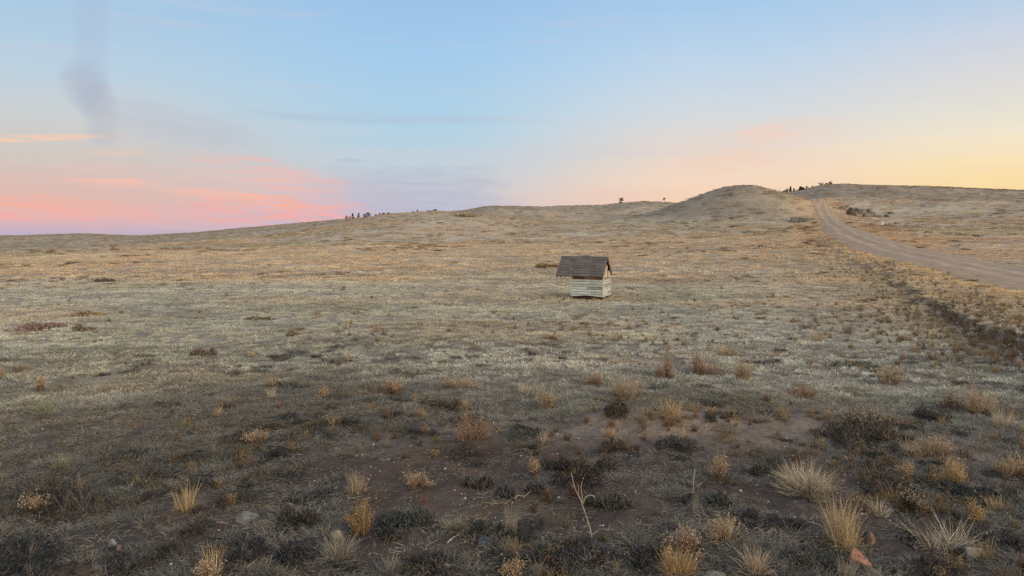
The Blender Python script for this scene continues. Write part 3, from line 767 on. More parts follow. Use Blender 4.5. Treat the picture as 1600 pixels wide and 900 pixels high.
BRUSH = [
 (617, 615, 40, 24, RST, ORG, 'rounded rusty bush alone in the grey turf left of centre'),
 (1041, 593, 32, 36, RST, ORG, 'upright rusty bush, left one of the pair beyond the soil mound'),
 (1090, 586, 54, 34, RST, TANB, 'wide pinkish rusty bush, right one of the pair beyond the soil mound'),
 (1158, 596, 36, 30, TANB, ORG, 'orange topped bush on the pale rise right of the rusty pair'),
 (980, 622, 78, 36, TANB, TANB, 'big broad tan bush behind the dark sage of the soil mound'),
 (730, 688, 72, 40, RST, RST, 'red brown spreading bush at the upper rim of the bare soil'),
 (932, 604, 46, 22, RST, TANB, 'low brown bush joined to the left of the big tan bush'),
 (722, 606, 60, 18, TANB, TANB, 'low tan bush in the turf between the rusty bush and the pale tuft'),
 (1258, 622, 62, 20, RST, RST, 'low reddish strip of bush above the shaded hollow'),
 (566, 834, 46, 48, GBR, (.34, .21, .085), 'tall round golden brown bush above the dense greyish tuft'),
 (1519, 818, 32, 30, GBR, GLD, 'tight golden ball of a bush near the right edge'),
 (1490, 756, 44, 36, STR, ORG, 'orange headed bush on a narrow foot above a blue black mat'),
 (1418, 748, 24, 24, TANB, ORG, 'small bush with orange heads left of the larger orange headed one'),
 (1572, 742, 44, 30, TANB, ORG, 'broad orange bush at the right edge'),
 (1122, 748, 28, 32, TANB, ORG, 'small round bush with pale orange top between black sage and pale bunchgrass'),
 (1130, 846, 70, 40, TANB, ORG, 'thin see through bush with rusty heads left of the tall golden tuft'),
 (850, 640, 40, 36, TANB, TANB, 'tan bush with a dark foot left of the big tan bush'),
 (805, 905, 40, 30, RST, ORG, 'orange brown bush cut by the bottom edge below the thin grey tuft'),
 (408, 692, 48, 18, RST, TANB, 'low rusty mat in the dark turf left of centre'),
 (318, 912, 54, 30, GBR, TANB, 'domed brown mound of dry grass cut by the bottom edge'),
 (650, 762, 46, 26, RST, TANB, 'loose red brown bush on the left of the bare soil'),
 (836, 744, 24, 24, RST, ORG, 'small reddish orange bush in the middle of the bare soil'),
 (1345, 668, 76, 30, OLV, TANB, 'brown topped bush over the large dark sage of the right side'),
 (1534, 645, 64, 30, TANB, TANB, 'tan bush below the dark cut bank'),
 (1390, 600, 34, 26, TANB, ORG, 'orange tan bush in the rough right of the pale greenish tuft'),
 (1070, 860, 50, 34, RST, TANB, 'dull brown bush just above the yellow flowering tuft'),
 (52, 800, 56, 22, GBR, TANB, 'ochre brown low bush among the black mats at the left edge'),
 (66, 612, 16, 22, RST, TANB, 'thin rusty spike behind the low wide green tuft'),
 (506, 620, 18, 14, ORG, ORG, 'tiny orange bush in grey turf left of the rounded rusty bush'),
 (1485, 640, 30, 26, RST, TANB, 'reddish bush left of the tan bush below the bank'),
 (1452, 712, 60, 28, TANB, ORG, 'spreading orange brown bush right of the large dark sage'),
 (1420, 800, 40, 30, OLV, TANB, 'dark twiggy bush below the small orange headed one'),
]
SAGE = [
 (918, 738, 98, 36, DRK, 2400, 'wide black sage mat on the bare soil above the dead stalk'),
 (958, 795, 70, 40, (0.077, 0.077, 0.067), 1700, 'charcoal grey sage mound behind the tip of the dead stalk'),
 (980, 652, 76, 36, (0.077, 0.067, 0.054), 1500, 'dark sage at the back of the bare soil mound'),
 (1335, 690, 112, 40, (0.070, 0.064, 0.049), 2200, 'large dark sage spread in the hollow right of the soil mound'),
 (75, 792, 130, 40, DRK, 2600, 'biggest black mat in the dark turf at the left edge'),
 (792, 774, 40, 24, BLU, 700, 'blue black sage clump, left of two on the bare soil'),
 (832, 768, 40, 22, BLU, 700, 'blue black sage clump with pale sticks, right of two on the bare soil'),
 (466, 812, 60, 36, DRK, 1300, 'black sage right of the tilted grey slab'),
 (700, 638, 44, 20, (0.090, 0.083, 0.064), 800, 'small dark bush with a straw tuft leaning on it'),
 (1052, 704, 66, 28, BLU, 1100, 'grey green sage below the bare soil mound'),
 (1100, 785, 72, 26, BLU, 1100, 'low grey sage below the small round orange topped bush'),
 (60, 880, 120, 34, (0.045, 0.051, 0.054), 2200, 'blue black mat in the bottom left corner'),
 (742, 760, 46, 26, DRK, 800, 'black sage on the left part of the bare soil'),
 (1200, 738, 56, 30, (0.077, 0.079, 0.070), 1000, 'dark sage behind the large round pale bunchgrass'),
 (1480, 772, 60, 20, (0.045, 0.049, 0.058), 900, 'blue black mat under the orange headed bush'),
 (640, 815, 90, 28, (0.070, 0.077, 0.070), 1500, 'dark green sage right of the golden brown bush'),
 (420, 870, 90, 34, (0.051, 0.054, 0.058), 1700, 'black mat below the tilted grey slab'),
 (935, 865, 70, 26, (0.115, 0.115, 0.118), 1000, 'grey leafed sage at the foot of the dead stalk'),
 (1000, 880, 70, 34, (0.051, 0.054, 0.058), 1300, 'black sage at the bottom edge left of the yellow flowering tuft'),
 (1240, 880, 60, 26, GSG, 900, 'pale grey leafed sage left of the pink stone'),
 (1550, 850, 80, 34, (0.096, 0.090, 0.090), 1300, 'grey purple sage right of the pale rounded stone'),
 (1395, 770, 60, 20, (0.051, 0.056, 0.059), 800, 'dark strip of sage right of the large round pale bunchgrass'),
 (1440, 655, 60, 24, (0.077, 0.077, 0.070), 900, 'dark sage in the rough right of the brown topped bush'),
 (960, 700, 40, 22, DRK, 700, 'little black bush between soil mound and black sage mat'),
 (690, 880, 60, 26, (0.064, 0.067, 0.070), 900, 'dark sage at the bottom edge behind a pinkish flat stone'),
 (350, 640, 26, 14, (0.090, 0.077, 0.064), 500, 'small dark bush behind a little straw tuft in the left turf'),
 (440, 560, 40, 10, (0.132, 0.128, 0.096), 500, 'brownish flat bush right of the bright yellow tuft'),
 (320, 558, 40, 16, (0.176, 0.138, 0.115), 500, 'grey brown bush left of the bright yellow tuft'),
 (605, 842, 52, 22, (0.051, 0.051, 0.049), 800, 'dark mat at the right foot of the golden brown bush'),
 (850, 880, 80, 28, (0.064, 0.064, 0.061), 1200, 'dark mat at the bottom edge right of the orange brown bush'),
 (1180, 820, 80, 28, (0.064, 0.067, 0.070), 1200, 'dark sage holding a grey stick left of the tall golden tuft'),
 (220, 745, 80, 22, (0.077, 0.077, 0.074), 1100, 'dark low mat in the turf left of the lone straw tuft'),
 (190, 890, 70, 26, (0.058, 0.061, 0.064), 1000, 'dark mat at the bottom edge below the two small left stones'),
 # dark brush farther out
 (165, 439, 22, 5, (0.191, 0.148, 0.102), 300, 'short dark streak of brush far out in the left field'),
 (128, 516, 26, 9, (0.204, 0.158, 0.112), 350, 'dark brush clump, darkest of the brown streak at the left'),
 (60, 512, 60, 10, (0.271, 0.191, 0.158), 500, 'brown brush streak nearest the left edge'),
 (140, 494, 50, 9, (0.287, 0.213, 0.112), 450, 'rusty brush streak above the dark clump at the left'),
 (405, 500, 40, 8, (0.207, 0.186, 0.139), 400, 'dark brown brush at the middle left, end of its streak'),
 (457, 525, 14, 6, (0.186, 0.139, 0.093), 250, 'dot of dark brush right of the middle left streak'),
 (858, 417, 34, 7, (0.239, 0.186, 0.093), 400, 'dark brown brush behind the little house on its left'),
 (727, 338, 36, 7, (0.340, 0.296, 0.200), 300, 'dark patch of shrub on the crest left of the far trees gap'),
 (1250, 346, 24, 10, (0.340, 0.340, 0.296), 300, 'grey green brush at the left road edge below the dome'),
]
def slant(p): return float(np.linalg.norm(p - np.array([0, 0, CAM_H])))
for (px, py, w, h, c, opt, label) in BUNCH:
    p = unproject(px, py); k_ = slant(p) / FPX; mb = MB()
    bunchgrass(mb, w * k_, h * k_ * .98, col=c, **opt)
    tag(link('bunchgrass', mb.mesh('bunchgrass', M_PLANT), p, rng.uniform(0, 6.28)), label, 'grass tuft', 'dry grass tufts on the prairie')
for (px, py, w, h, c, hd, label) in BRUSH:
    p = unproject(px, py); k_ = slant(p) / FPX; mb = MB(); big = w * k_
    brush(mb, big * 1.15, h * k_ * 1.08, c, hd, n=int(np.clip(110 + 150 * big, 80, 260)), hsize=.0085 * max(1, slant(p) / 9))
    tag(link('dry_bush', mb.mesh('dry_bush', M_PLANT), p, 0), label, 'bush', 'dry bushes on the prairie')
for (px, py, w, h, c, n, label) in SAGE:
    p = unproject(px, py); k_ = slant(p) / FPX; mb = MB()
    sage(mb, w * k_, h * k_ * .80, c, int(n * (1.2 if slant(p) < 12 else 2.6)), .013 * max(1, slant(p) / 8), .75, 190, (.20, .175, .145))
    tag(link('sagebrush', mb.mesh('sagebrush', M_PLANT), p, 0), label, 'sagebrush', 'dark sagebrush on the prairie')

# filler weeds between them, too many and too small to count
fill = []
for i in range(8):
    mb = MB()
    if i < 4: sage(mb, .34, .07, (1, 1, 1), 330, .013, .9, 40, (1.6, 1.5, 1.3))
    else: sage(mb, .30, .07, (.6, .55, .5), 70, .011, .9, 170, (2.6, 2.4, 2.1))
    fill.append(mb)
n = 3650
x, y, r = sector(n, 3.6, 16, power=1)
dn_ = sstep(.46, .66, fbm(x * .8, y * .8, 201, 4)) * (1 - .75 * np.clip(soil_mask(x, y), 0, 1)) * (.2 + .8 * (1 - sstep(7.5, 12, r - .06 * np.degrees(np.arctan2(x, y)))))
k_ = rng.uniform(0, 1, n) < dn_; x, y = x[k_], y[k_]; m = len(x)
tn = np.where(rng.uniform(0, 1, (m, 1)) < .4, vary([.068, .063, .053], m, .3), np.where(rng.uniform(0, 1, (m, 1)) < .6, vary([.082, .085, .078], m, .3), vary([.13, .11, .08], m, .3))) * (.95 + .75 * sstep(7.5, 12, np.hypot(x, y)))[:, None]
scatter('low_sage_cover', fill, np.stack([x, y, height(x, y)], 1), rng.uniform(0, 6.28, m), rng.uniform(.5, 1.35, m), rng.integers(0, 8, m), tn, M_SCATTER, 'low dark mats of sage leaves filling the foreground', 'ground cover')
fill = []
for i in range(6):
    mb = MB(); w_ = rng.uniform(.10, .22)
    if i % 2: bunchgrass(mb, w_, rng.uniform(.09, .17), 45, (1, 1, 1), .9, .0045, .65)
    else: brush(mb, w_, rng.uniform(.07, .13), (.75, .7, .65), (1, 1, 1), 26, .007)
    fill.append(mb)
n = 7800
x, y, r = sector(n, 3.6, 34, power=0)
_bq = rng.uniform(0, 1, 1500) ** .8; _bi = np.clip((_bq * 8).astype(int), 0, 7); _bt = (_bq * 8 - _bi)[:, None]
_bp = _p0[_bi] * (1 - _bt) + _p1[_bi] * _bt + rng.normal(0, 1, (1500, 2)) * (.8 + .9 * rng.uniform(0, 1, (1500, 1)))
nb_ = 1500
az_ = np.degrees(np.arctan2(x, y))
dn_ = sstep(.40, .62, fbm(x * .6, y * .6, 211, 4)) * np.where(r < 14, .7, .55) * (.45 + .75 * sstep(-4, 16, az_))
k_ = (rng.uniform(0, 1, n) < dn_) & keep_out(x, y); x, y, r = x[k_], y[k_], r[k_]
x = np.concatenate([x, _bp[:, 0]]); y = np.concatenate([y, _bp[:, 1]]); r = np.hypot(x, y); m = len(x)
pick = rng.uniform(0, 1, (m, 1))
tn = np.where(pick < .3, vary([.25, .16, .10], m, .25), np.where(pick < .65, vary([.38, .28, .15], m, .25), vary([.26, .23, .17], m, .25)))
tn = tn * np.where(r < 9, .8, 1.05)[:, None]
scatter('dry_weeds', fill, np.stack([x, y, height(x, y)], 1), rng.uniform(0, 6.28, m), rng.uniform(.5, 1.25, m) * np.where(r > 14, 1.3, 1), rng.integers(0, 6, m), tn, M_SCATTER, 'small rusty and straw coloured weeds dotted through the turf', 'weeds')
# dark knots of old tussock far out
fill = []
for i in range(4):
    mb = MB(); sage(mb, 1.0, .22, (1, 1, 1), 120, .07, .8, 14, (1, 1, 1)); fill.append(mb)
n = 11800
x, y, r = sector(n, 18, 300, power=0)
dn_ = sstep(.48, .66, fbm(x * .08, y * .08, 221, 4)) * .55
k_ = (rng.uniform(0, 1, n) < dn_) & keep_out(x, y); x, y, r = x[k_], y[k_], r[k_]; m = len(x)
scatter('dark_tussocks', fill, np.stack([x, y, height(x, y)], 1), rng.uniform(0, 6.28, m), rng.uniform(.25, .7, m) * np.clip(r / 55, .45, 2.2), rng.integers(0, 4, m), vary([.27, .195, .125], m, .35), M_SCATTER, 'dark brown low tussocks flecking the far field', 'tussocks')

# ------------------------------------------------------------------ dead stalk, sticks
def on_ground(px, py): return unproject(px, py)
p = on_ground(925, 845); u = slant(p) / FPX; mb = MB(); TK = .72
P3 = lambda dx, dz, dy=0.0: (dx * u, dy * u, dz * u)
SK = (.27, .235, .19)
tube(mb, [P3(0, -2), P3(-1, 10), P3(-4, 22), P3(-9, 38), P3(-14, 52), P3(-17, 62)], [q * TK for q in (.008, .0075, .007, .0065, .006, .0055)], SK)
tube(mb, [P3(-17, 62), P3(-23, 72), P3(-27, 84), P3(-30, 97), P3(-31, 104)], [q * TK for q in (.0055, .005, .0045, .0035, .002)], SK)
tube(mb, [P3(-15, 58), P3(-15, 68), P3(-17, 80), P3(-15, 90)], [q * TK for q in (.005, .0045, .004, .002)], SK)
tube(mb, [P3(-17, 62), P3(-21, 70), P3(-20, 80), P3(-22, 86)], [q * TK for q in (.005, .004, .0035, .002)], SK)
tube(mb, [P3(-14, 56), P3(-10, 66), P3(-3, 69), P3(3, 67), P3(4, 63)], [q * TK for q in (.006, .006, .0065, .006, .004)], SK)
tube(mb, [P3(-1, 8), P3(5, 13), P3(9, 15)], [q * TK for q in (.005, .004, .002)], SK)
tube(mb, [P3(-2, 10), P3(-6, 14), P3(-9, 13)], [q * TK for q in (.0045, .004, .002)], SK)
tube(mb, [P3(-25, 78), P3(-30, 84), P3(-33, 84)], [q * TK for q in (.003, .0025, .0015)], SK)
tag(link('dead_stalk', mb.mesh('dead_stalk', M_WOOD, True), p), 'bleached dead stalk with branching tips leaning left over the soil', 'stalk')
p = on_ground(1083, 775); u = slant(p) / FPX; mb = MB()
tube(mb, [P3(0, -2), P3(0, 20), P3(2, 41)], [.005, .0045, .0035], SK)
tag(link('dead_stalk', mb.mesh('dead_stalk', M_WOOD, True), p), 'thin straight dead stalk without branches, right of the bent one', 'stalk')
for (a, b, label) in (((1178, 830), (1216, 837), 'pale dry stick lying in dark sage left of the golden tuft'), ((696, 852), (733, 826), 'long pale stick lying on soil left of the blue grey flat stone'),
                      ((803, 781), (838, 768), 'pale forked stick lying by the blue black sage clumps')):
    q0 = on_ground(*a); q1 = on_ground(*b); mb = MB(); d = q1 - q0; t_ = np.linspace(0, 1, 7)
    pts = [d * t + np.array([0, 0, .015 + .015 * math.sin(9 * t)]) + rng.normal(0, .006, 3) for t in t_]
    tube(mb, pts, list(np.linspace(.006, .003, 7)), (.30, .26, .20), 5)
    tube(mb, [pts[3], pts[3] + d * .2 + np.array([.03, .05, .03])], [.004, .002], (.30, .26, .20), 5)
    tag(link('dry_stick', mb.mesh('dry_stick', M_WOOD, True), q0), label, 'stick')

# ------------------------------------------------------------------ rocks
ROCKS = [  # px, base y, width px, height px, squash, colour, name, label
 (386, 812, 36, 17, (1, .75, .42), (.22, .22, .215), 'rock', 'tilted flat grey slab propped over orange earth on the left'),
 (174, 852, 15, 12, (1, .8, .75), (.30, .29, .29), 'rock', 'pale angular stone, upper of two small stones at the lower left'),
 (184, 860, 14, 10, (1, .9, .75), (.20, .155, .125), 'rock', 'brown rounded stone, lower of two small stones at the lower left'),
 (755, 850, 34, 14, (1, .7, .40), (.13, .15, .165), 'rock', 'flat blue grey stone on the soil below the thin grey tuft'),
 (1340, 880, 42, 26, (1, .8, .62), (.42, .225, .145), 'rock', 'angular pinkish orange stone in front of the tall golden tuft'),
 (1359, 849, 18, 24, (.8, .8, 1.2), (.26, .185, .13), 'rock', 'upright rounded brown stone at the right foot of the tall golden tuft'),
 (1517, 868, 30, 22, (1, .8, .72), (.40, .335, .255), 'rock', 'pale rounded stone under the splayed tuft'),
 (1536, 867, 11, 9, (1, .9, .8), (.32, .27, .22), 'rock', 'small round stone just right of the pale rounded one'),
 (526, 840, 24, 14, (1, .5, .55), (.34, .30, .23), 'rock', 'thin pale leaning stone behind the dense greyish tuft'),
 (348, 885, 17, 9, (1, .8, .55), (.26, .255, .23), 'rock', 'greyish stone right of the domed brown mound at the bottom'),
 (320, 876, 24, 9, (1, .7, .35), (.12, .125, .135), 'rock', 'flat dark blue stone above the domed brown mound'),
 (150, 890, 20, 12, (1, .8, .6), (.19, .18, .16), 'rock', 'dull round stone at the bottom left between dark mats'),
 (962, 794, 13, 9, (1, .9, .7), (.19, .185, .18), 'rock', 'grey stone in the charcoal sage right of the dead stalk'),
 (1118, 903, 36, 12, (1, .7, .4), (.30, .265, .21), 'rock', 'flat tan stone half out of the bottom edge'),
 (699, 886, 15, 10, (1, .8, .7), (.30, .275, .27), 'rock', 'pinkish pale stone left of the orange brown bottom bush'),
 (1134, 860, 11, 7, (1, .9, .7), (.30, .28, .25), 'rock', 'small pale stone above the loose tan tuft'),
 (1311, 886, 9, 8, (1, .9, .8), (.42, .36, .31), 'rock', 'little whitish stone left of the pinkish orange one'),
 (1429, 857, 8, 7, (1, .9, .8), (.38, .35, .32), 'rock', 'lone little whitish stone on soil right of the brown upright stone'),
 (1319, 717, 9, 7, (1, .9, .8), (.42, .27, .17), 'rock', 'little orange stone on the soil right of the pale bunchgrass'),
 (1467, 493, 9, 7, (1, .8, .7), (.50, .43, .35), 'rock', 'whitish stone at the top end of the dark cut bank'),
 (1516, 526, 13, 7, (1, .8, .6), (.42, .33, .24), 'rock', 'tan stone in the dark cut bank, half way down'),
 (1591, 574, 16, 15, (1, .8, .9), (.40, .30, .20), 'rock', 'cracked tan block below the bank at the right edge'),
 (1551, 558, 11, 9, (1, .8, .8), (.34, .25, .17), 'rock', 'brown stone at the foot of the dark cut bank'),
 (1378, 351, 7, 5, (1, .8, .6), (.62, .58, .52), 'rock', 'bright white stone on the slope right of the road'),
 (859, 731, 4, 3, (1, .9, .8), (.48, .44, .38), 'rock', 'tiny white stone on the bare soil below the small orange bush'),
 (859, 777, 4, 3, (1, .9, .8), (.45, .40, .34), 'rock', 'tiny pale stone on the bare soil left of the dead stalk tip'),
 (1229, 685, 4, 3, (1, .9, .8), (.62, .58, .52), 'rock', 'bright white pebble at the right end of the bare rise'),
 (1182, 759, 4, 3, (1, .9, .8), (.58, .54, .48), 'rock', 'bright white pebble left of the large round pale bunchgrass'),
 (452, 790, 14, 6, (1, .8, .5), (.27, .25, .21), 'rock', 'flat pale stone between black sage and golden brown bush'),
 (416, 820, 18, 7, (1, .7, .45), (.20, .19, .175), 'rock', 'low grey stone right of the tilted slab'),
 (296, 828, 16, 7, (1, .7, .5), (.23, .20, .16), 'rock', 'brownish flat stone below the lone straw tuft'),
 (875, 463, 6, 2, (1, .7, .4), (.20, .17, .14), 'rock', 'small brown stone left of the plank by the house'),
 # outcrop by the road
 (1316, 327, 11, 4, (1, .8, .6), (.34, .27, .20), 'rock', 'reddish rock, leftmost of the outcrop beside the road'),
 (1324, 332, 6, 5, (1, .8, .9), (.42, .36, .28), 'rock', 'pale rock at the left foot of the outcrop beside the road'),
 (1331, 336, 11, 9, (1, .8, .9), (.17, .14, .11), 'rock', 'darkest rock, second at the foot of the outcrop beside the road'),
 (1339, 330, 8, 5, (1, .8, .7), (.24, .20, .15), 'rock', 'dark rock on top of the outcrop beside the road'),
 (1346, 335, 11, 7, (1, .8, .75), (.30, .25, .20), 'rock', 'brown rock in the middle of the outcrop beside the road'),
 (1354, 339, 13, 7, (1, .8, .75), (.36, .31, .26), 'rock', 'largest pale rock at the foot of the outcrop beside the road'),
 (1357, 332, 8, 5, (1, .8, .7), (.20, .165, .125), 'rock', 'dark rock behind the largest pale one of the outcrop'),
 (1363, 337, 7, 6, (1, .8, .8), (.27, .22, .17), 'rock', 'brown rock right behind the largest pale one of the outcrop'),
 (1372, 339, 12, 4, (1, .8, .5), (.25, .20, .155), 'rock', 'flat rock towards the right end of the outcrop'),
 (1384, 339, 9, 3, (1, .8, .5), (.22, .18, .13), 'rock', 'low rock at the far right end of the outcrop'),
 (1392, 334, 8, 3, (1, .8, .5), (.24, .20, .14), 'rock', 'single low rock upslope of the right end of the outcrop'),
 (1323, 325, 7, 4, (1, .8, .7), (.38, .32, .24), 'rock', 'pale rock behind the reddish one of the outcrop'),
]
for i, (px, py, w, h, sq, c, nm, label) in enumerate(ROCKS):
    p = unproject(px, py); u = slant(p) / FPX; mb = MB()
    far_ = slant(p) > 60
    rad = w * u / 2 / max(.8, sq[0]) * (1.45 if i >= 32 else 1.08)
    hz = h * u * (1.35 if i >= 32 else 1)
    zs = hz / rad * (.85 if not far_ else .9)
    stone_mesh(mb, rad * (1 if far_ else .9), np.array(c) * ((.58 if c[0] < .5 else 1) if far_ else .68), 2 if far_ else 3, (sq[0], sq[1], zs), 14, .11, 500 + i, z0=hz * .02, rot=rng.uniform(-.4, .4))
    o = link(nm, mb.mesh(nm, M_ROCK, False), p)
    if i == 0: o.rotation_euler = (R(-6), R(-9), 0)
    if i == 8: o.rotation_euler = (0, R(-28), .2)
    tag(o, label, 'rock', 'rocks of the roadside outcrop' if i >= 32 else 'loose stones on the prairie')
# rock pile on the far skyline
p = unproject(1006, 316); u = slant(p) / FPX; mb = MB()
for j, (dx, dz, s_) in enumerate(((-3.4, -.4, 2.0), (-1.2, .2, 2.2), (.6, .6, 2.1), (2.6, -.1, 1.8), (4.4, -.5, 1.5))):
    stone_mesh(mb, s_ * u, (.15, .10, .075), 1, (1, .8, .75), 8, .08, 800 + j, at=(dx * u, 0, dz * u))
tag(link('rocky_outcrop', mb.mesh('rocky_outcrop', M_ROCK, False), p), 'low dark rocky outcrop on the skyline between two lone trees', 'rock')

# ------------------------------------------------------------------ far trees
def tree(px, py, h, w, kind, label, group, r):
    a, sl_ = ray(px, py); x, y = r * math.sin(a), r * math.cos(a)
    z = float(height(np.array([x]), np.array([y]))[0]); u = math.hypot(r, 0) / FPX
    H = h * u; Wd = w * u / 2
    root = bpy.data.objects.new('pine_tree' if kind != 'round' else 'juniper_tree', None); COL.objects.link(root); root.location = (x, y, z - .1)
    root.empty_display_size = .2
    tag(root, label, 'tree', group)
    mb = MB(); tube(mb, [(0, 0, -.2), (.03 * H, 0, H * .4), (0, 0, H * .9)], [.03 * H + .03, .025 * H + .02, .012 * H], (.07, .05, .035), 6)
    if kind == 'bare':
        for q in range(7):
            aa = q * 2.4; b0 = H * (.3 + .09 * q); l = Wd * (1.0 - .09 * q)
            tube(mb, [(0, 0, b0), (math.cos(aa) * l, math.sin(aa) * l, b0 + .25 * l)], [.02 * H, .008 * H], (.07, .05, .035), 5)
    link('trunk', mb.mesh('trunk', M_WOOD, True), (0, 0, 0), 0, root)
    mb = MB(); g = rng
    nc = 34; cl = []
    for q in range(nc):
        t = g.uniform(.12, 1)
        if kind == 'cone': rr = Wd * (1.05 - t) * g.uniform(.55, 1.15) + .05 * Wd; zz = H * (.0 + .98 * t)
        elif kind == 'round': rr = Wd * math.sqrt(max(0, 1 - (t * 1.15 - .55) ** 2)) * g.uniform(.3, 1.0); zz = H * (-.08 + 1.0 * t)
        elif kind == 'open': rr = Wd * g.uniform(.2, 1.0); zz = H * (.38 + .6 * t) if g.uniform() < .75 else H * g.uniform(.1, .35)
        else: rr = Wd * g.uniform(.1, .6); zz = H * (.5 + .45 * t)
        aa = g.uniform(0, 6.28); cl.append((rr * math.cos(aa), rr * math.sin(aa), zz))
    cl = np.array(cl); n = 460 if kind != 'bare' else 140
    j = g.integers(0, nc, n)
    pos = cl[j] + g.normal(0, 1, (n, 3)) * np.array([.20, .20, .12]) * max(Wd, .2 * H) * .8
    pos[:, 2] = np.clip(pos[:, 2], .04 * H, 1.02 * H)
    flakes(mb, pos, g.uniform(.6, 1.3, n) * H * .075, vary((.022, .028, .018), n, .45, .12))
    link('crown', mb.mesh('crown', M_NEEDLE), (0, 0, 0), 0, root)
L_ = 'dark trees along the left skyline'; R_ = 'dark trees on the skyline right of the dome'
for (px, py, h, w, kd, label) in (
    (541, 342, 4, 3, 'round', 'tiny round tree at the left end of the left skyline row'),
    (546, 341.5, 2.6, 2.6, 'round', 'very low shrub sized tree next to the left end of the skyline row'),
    (551, 341.5, 6.5, 2.8, 'cone', 'slender dark tree, third from the left end of the left skyline row'),
    (560.5, 341, 6, 3, 'cone', 'slender dark tree standing before the gap left of the biggest round one'),
    (569.5, 340, 4.5, 3.4, 'round', 'small round tree just left of the biggest round one on the left skyline'),
    (575.5, 339.5, 6.5, 5.2, 'round', 'biggest round tree of the left skyline row'),
    (587, 338, 3, 3, 'round', 'low tree at the shoulder right of the biggest round one'),
    (593, 337.5, 4.5, 2.4, 'cone', 'thin tree on the shoulder, second right of the biggest round one'),
    (598.5, 337, 4.6, 4.4, 'round', 'squat tree on the shoulder, third right of the biggest round one'),
    (607, 336.5, 4.2, 3.4, 'round', 'low tree where the left skyline levels out'),
    (646, 334, 5, 2.8, 'cone', 'thin tree left of the spiky one on the flat left skyline'),
    (652, 333.5, 6.5, 3, 'cone', 'spiky upright tree on the flat left skyline'),
    (656, 333.5, 3.2, 3.4, 'round', 'low tree touching the spiky one on its right'),
    (662, 333, 3, 4, 'round', 'low tree between the spiky one and the dark hedge like clump'),
    (669, 333, 4.4, 5, 'round', 'left tree of the dark hedge like clump'),
    (674.5, 332.7, 4.2, 5, 'round', 'middle tree of the dark hedge like clump'),
    (680, 332.5, 6, 4.4, 'round', 'tallest tree of the dark hedge like clump, its right end'),
    (686, 332, 3, 4, 'round', 'faint low tree right of the dark hedge like clump')):
    tree(px, py, h + 1.4, w * 1.5, kd, label, L_, 790)
tree(970, 317.5, 9, 7.5, 'open', 'lone tree with an open divided crown on the middle skyline', 'lone trees on the middle skyline', 640)
tree(1037.5, 317, 8, 5, 'bare', 'small wind torn lone tree near the left foot of the dome', 'lone trees on the middle skyline', 640)
tree(1027.5, 330, 0, 0, 'none', '', '', 1) if False else None
for (px, py, h, w, kd, label) in (
    (1218.5, 303.5, 6, 4, 'open', 'ragged tree at the left end of the right skyline row'),
    (1222, 303, 5.5, 4, 'round', 'bushy tree, second of the right skyline row from the dome'),
    (1226.5, 302.5, 7, 4.6, 'round', 'broad dark tree left of the tallest on the right skyline'),
    (1229.5, 302.3, 8, 3, 'open', 'thin see through tree just left of the tallest on the right skyline'),
    (1235, 301.8, 10.5, 3.6, 'cone', 'tallest narrow tree of the right skyline row'),
    (1240.5, 301, 7, 4.4, 'cone', 'medium tree just right of the tallest on the right skyline'),
    (1245.5, 300, 4, 3.4, 'round', 'low tree before the gap in the right skyline row'),
    (1250.5, 299.2, 8.4, 4.2, 'cone', 'tall tree right of the gap in the right skyline row'),
    (1253.5, 298.5, 6.5, 3.6, 'open', 'leaning tree touching the tall one right of the gap'),
    (1257, 297.5, 5, 3.6, 'round', 'round tree third right of the gap in the right skyline row'),
    (1260.5, 296.6, 6.4, 2.8, 'cone', 'pointed tree fourth right of the gap in the right skyline row'),
    (1264, 295.6, 4.2, 3, 'round', 'low tree before the single upslope tree of the right row'),
    (1269.5, 294.2, 4.8, 3.4, 'round', 'single tree standing apart half way up the right skyline'),
    (1282.5, 290.4, 6, 5, 'open', 'left tree of the small group on the top of the right skyline'),
    (1288, 289.8, 3.4, 3, 'round', 'low tree in the gap of the group on top of the right skyline'),
    (1291.7, 289.6, 4.8, 3.4, 'round', 'round middle tree of the group on top of the right skyline'),
    (1297, 289.5, 6, 4.2, 'open', 'right leaning tree ending the group on top of the right skyline'),
    (1314, 289, 2.6, 2.6, 'round', 'last tiny tree alone at the right on the far ridge')):
    tree(px, py, h + .8, w * 1.35, kd, label, R_, 700)

